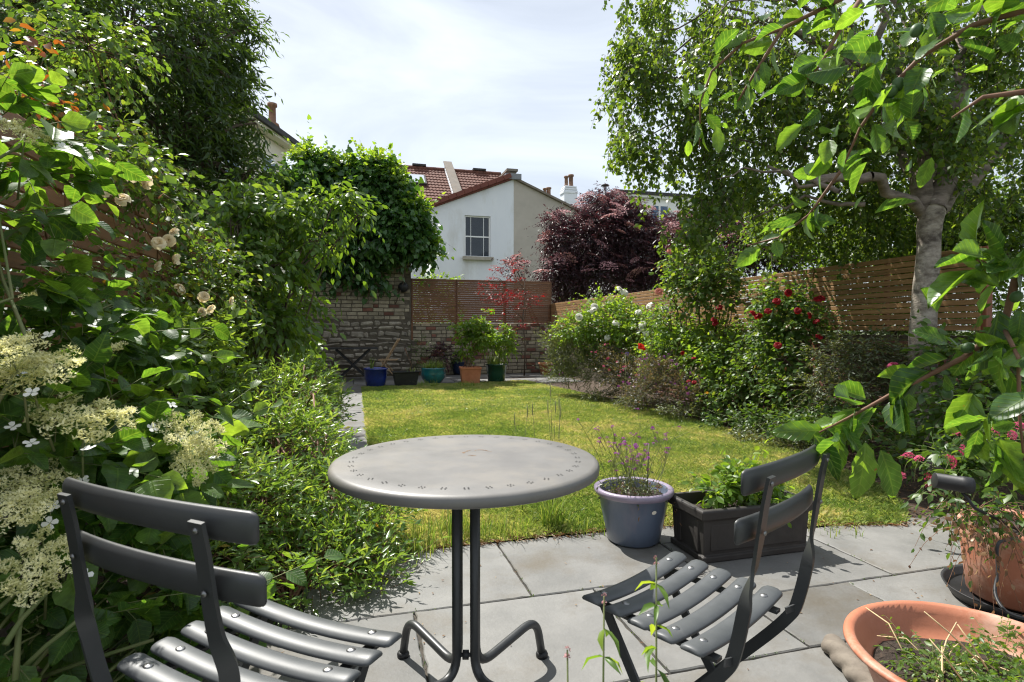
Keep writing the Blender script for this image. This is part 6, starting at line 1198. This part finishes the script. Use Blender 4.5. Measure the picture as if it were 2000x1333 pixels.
for x in np.linspace(1850, 1980, 7):
    S = np.array([pt(x+rng.normal()*8, 1025+rng.normal()*8, 2.02)]*3)+rng.normal(size=(3,3))*.015; D = unit(np.array([[0,-.3,-.3]]*3)+rng.normal(size=(3,3))*.3); A, P = leaves_on(S, D, .12, 7, .02, .012, droop=1.2, flat=.2, ldroop=.5); As.append(A); Ps.append(P)
leaf_part('dead_leaves', TOV, cat_(As), L_['dead'], pp); V, F = tubes_np(np.concatenate(Ps), .0012, .0008); put('dead_twigs', np_mesh('dead_twigs', V, F), M['red_stem'], pp, kind='stuff')
# spotlight on spike, cable
p = pt(1862,944,2.12); a = unit(RV*1.0-ZV*.12-FH*.25); sl = thing('garden_spotlight', 'black cylindrical garden spotlight on a spike in the tall pot', 'spotlight', (c[0],c[1],tpz))
MB().tube([p-a*.062, p-a*.061, p+a*.02, p+a*.021, p+a*.058], [.026,.028,.028,.0305,.0305], 28).put('lamp_head', M['black_plastic'], sl)
MB().tube([p+a*.058, p+a*.0585], [.026,.026], 28).put('lens', M['glass'], sl)
e = c+[-.06,-.06,tpz-.02]; MB().tube([p+a*.03-ZV*.03, p+a*.07-ZV*.08, e], [.006,.006,.006], 8).put('spike', M['black_plastic'], sl)
MB().tube(bend([e, pt(1945,1060,2.04), pt(1950,1120,2.03), pt(1940,1160,2.0), pt(1965,1200,1.93), pt(2030,1215,1.9)], .05), .0055, 8).put('cable', M['black_plastic'], sl)
# big terracotta bowl
bc = np.array(RV*1.235+FH*1.475); bz = .25; R0 = .315
bw = pot('terracotta_bowl', 'large orange terracotta bowl planter in the right foreground', bc, [(0,.004),(.17,.004),(.18,.012),(.245,.13),(.278,.215),(.296,.222),(.300,.232),(.308,.238),(.318,.242),(.316,bz),(.306,bz+.006),(.290,bz+.002),(.282,bz-.02),(.262,.20),(.245,.165),(0,.165)], M['terra_plastic'], .172, .245, n=96)
wd = thing('weeds_in_bowl', 'small weeds and dry straw stalks growing in the terracotta bowl', 'plant', (bc[0],bc[1],.17)); sm_ = MB()
for k in range(15):
    a0 = random.uniform(0,6.28); q = bc+[random.uniform(-.15,.15), random.uniform(-.12,.15), .172]; l = random.uniform(.08,.24); e = q+[math.cos(a0)*l*.9, math.sin(a0)*l*.9, random.uniform(.01,.10)]
    sm_.tube([q, (q+e)/2+ZV*random.uniform(.01,.05), e], [.0022,.002,.0014], 5)
for k in range(16):
    q = pt(1850+rng.normal()*25, 1300+rng.normal()*10, 1.42+rng.normal()*.02); q[2] = .178; e = q+np.array([rng.normal()*.07, rng.normal()*.05, abs(rng.normal())*.03]); sm_.tube([q, (q+e)/2+ZV*.015, e], [.003,.0028,.002], 5)
for x, y, x2, y2 in ((1910,1290,1805,1195),(1930,1310,1870,1220),(1880,1330,1815,1248)): sm_.tube([pt(x,y,1.4), pt((x+x2)/2,(y+y2)/2-3,1.42), pt(x2,y2,1.44)], [.0022,.002,.0014], 5)
M['straw'] = surf('dry_straw', (.42,.30,.15), (.60,.46,.27), 20, .7, .1, 50); sm_.put('straw', M['straw'], wd, kind='stuff')
As = [leaves_on(*twigs_in((bc+np.array(o_), np.array(r_)), n, .1, .6), .06, 6, .017, .008, flat=.6) for o_, r_, n in (((-.14,.02,.21),(.06,.06,.035),44), ((.05,.0,.21),(.12,.10,.03),80), ((.0,-.08,.20),(.13,.07,.03),70), ((.16,.05,.22),(.06,.08,.03),34), ((-.05,.12,.20),(.1,.06,.02),40))]
leaf_part('foliage', TOV, cat_([a[0] for a in As]), L_['cherry'], wd); V, F = tubes_np(np.concatenate([a[1] for a in As]), .0009, .0006); put('twigs', np_mesh('twigs', V, F), M['green_stem'], wd, kind='stuff')
# twisted rope edging stone
M['rope_stone'] = surf('cast_stone', (.12,.10,.08), (.21,.18,.145), 12, .85, .5, 60, c3=(.15,.125,.10), s3=5, t3=.6)
e0 = gp(1618,1252,.03); e1 = e0+unit(gp(1702,1345,.03)-e0)*.42; ax = unit(e1-e0); x = unit(np.cross(ax, ZV)); y = np.cross(x, ax); b = MB(); n = 60; m = 24; vs = []
for i in range(n+1):
    t = i/n; endr = min(1, math.sqrt(max(0, 1-max(0, 1-t*14)**2)))
    for k in range(m):
        a = 2*math.pi*k/m; r = .034*(1+.24*abs(math.sin(1.5*(a-t*11)))-.1)*max(endr,.05); vs.append(e0+ax*.42*t+x*r*math.cos(a)+y*r*math.sin(a))
b.add(vs, [(i*m+k, i*m+(k+1) % m, (i+1)*m+(k+1) % m, (i+1)*m+k) for i in range(n) for k in range(m)]+[tuple(range(m))[::-1], tuple(n*m+k for k in range(m))], True)
tag(b.put('rope_edging', M['rope_stone']), 'twisted rope edging stone lying beside the terracotta bowl', 'edging stone')
# ------------------------------------------------------------------ blurred weed stems close to the camera
def weed(px, top, d, label, n):
    f = pt(px+6, 1400, d); f[2] = max(.0, f[2]-.0); tp_ = pt(px, top, d); root = thing('foreground_weed', label, 'plant', (f[0], f[1], 0)); g0 = np.array([f[0], f[1], 0.])
    P = [g0, g0*.5+tp_*.5+rng.normal(size=3)*.006, tp_]; MB().tube(P, [.0028,.0022,.0014], 7).put('stem', M['green_stem'], root); A = dict(P=[],D=[],U=[],L=[],W=[],R=[])
    for k in range(n):
        t = .45+.54*k/n; q = P[0]*(1-t)+P[2]*t; 
        for s in (0, 1, 2):
            a0 = random.uniform(0,6.28); A['P'].append(q); A['D'].append(unit(np.array([math.cos(a0), math.sin(a0), random.uniform(-.7,.3)]))); A['U'].append(unit(ZV+rng.normal(size=3)*.4)); A['L'].append(random.uniform(.03,.065)*(1.2-.5*t)); A['W'].append(random.uniform(.009,.015)); A['R'].append(random.uniform(0,1))
    leaf_singles('leaf', T_six(drop=.35), {k: np.array(v) for k, v in A.items()}, L_['light'], root)
    me = umbel_mesh('flower', L_['dusky'], 14, 1.2, .35, 4); flowers(root, [me], [tp_, tp_-ZV*.012], .0045, 'flower', face=ZV)
weed(1180,1165,.92,'weed stem with pink tip in front of the right chair seat left side',8); weed(1282,1090,.95,'taller weed stem with yellowing leaves in front of the right chair seat',11); weed(1108,1270,.9,'short weed sprig at the bottom edge below the table foot',5)
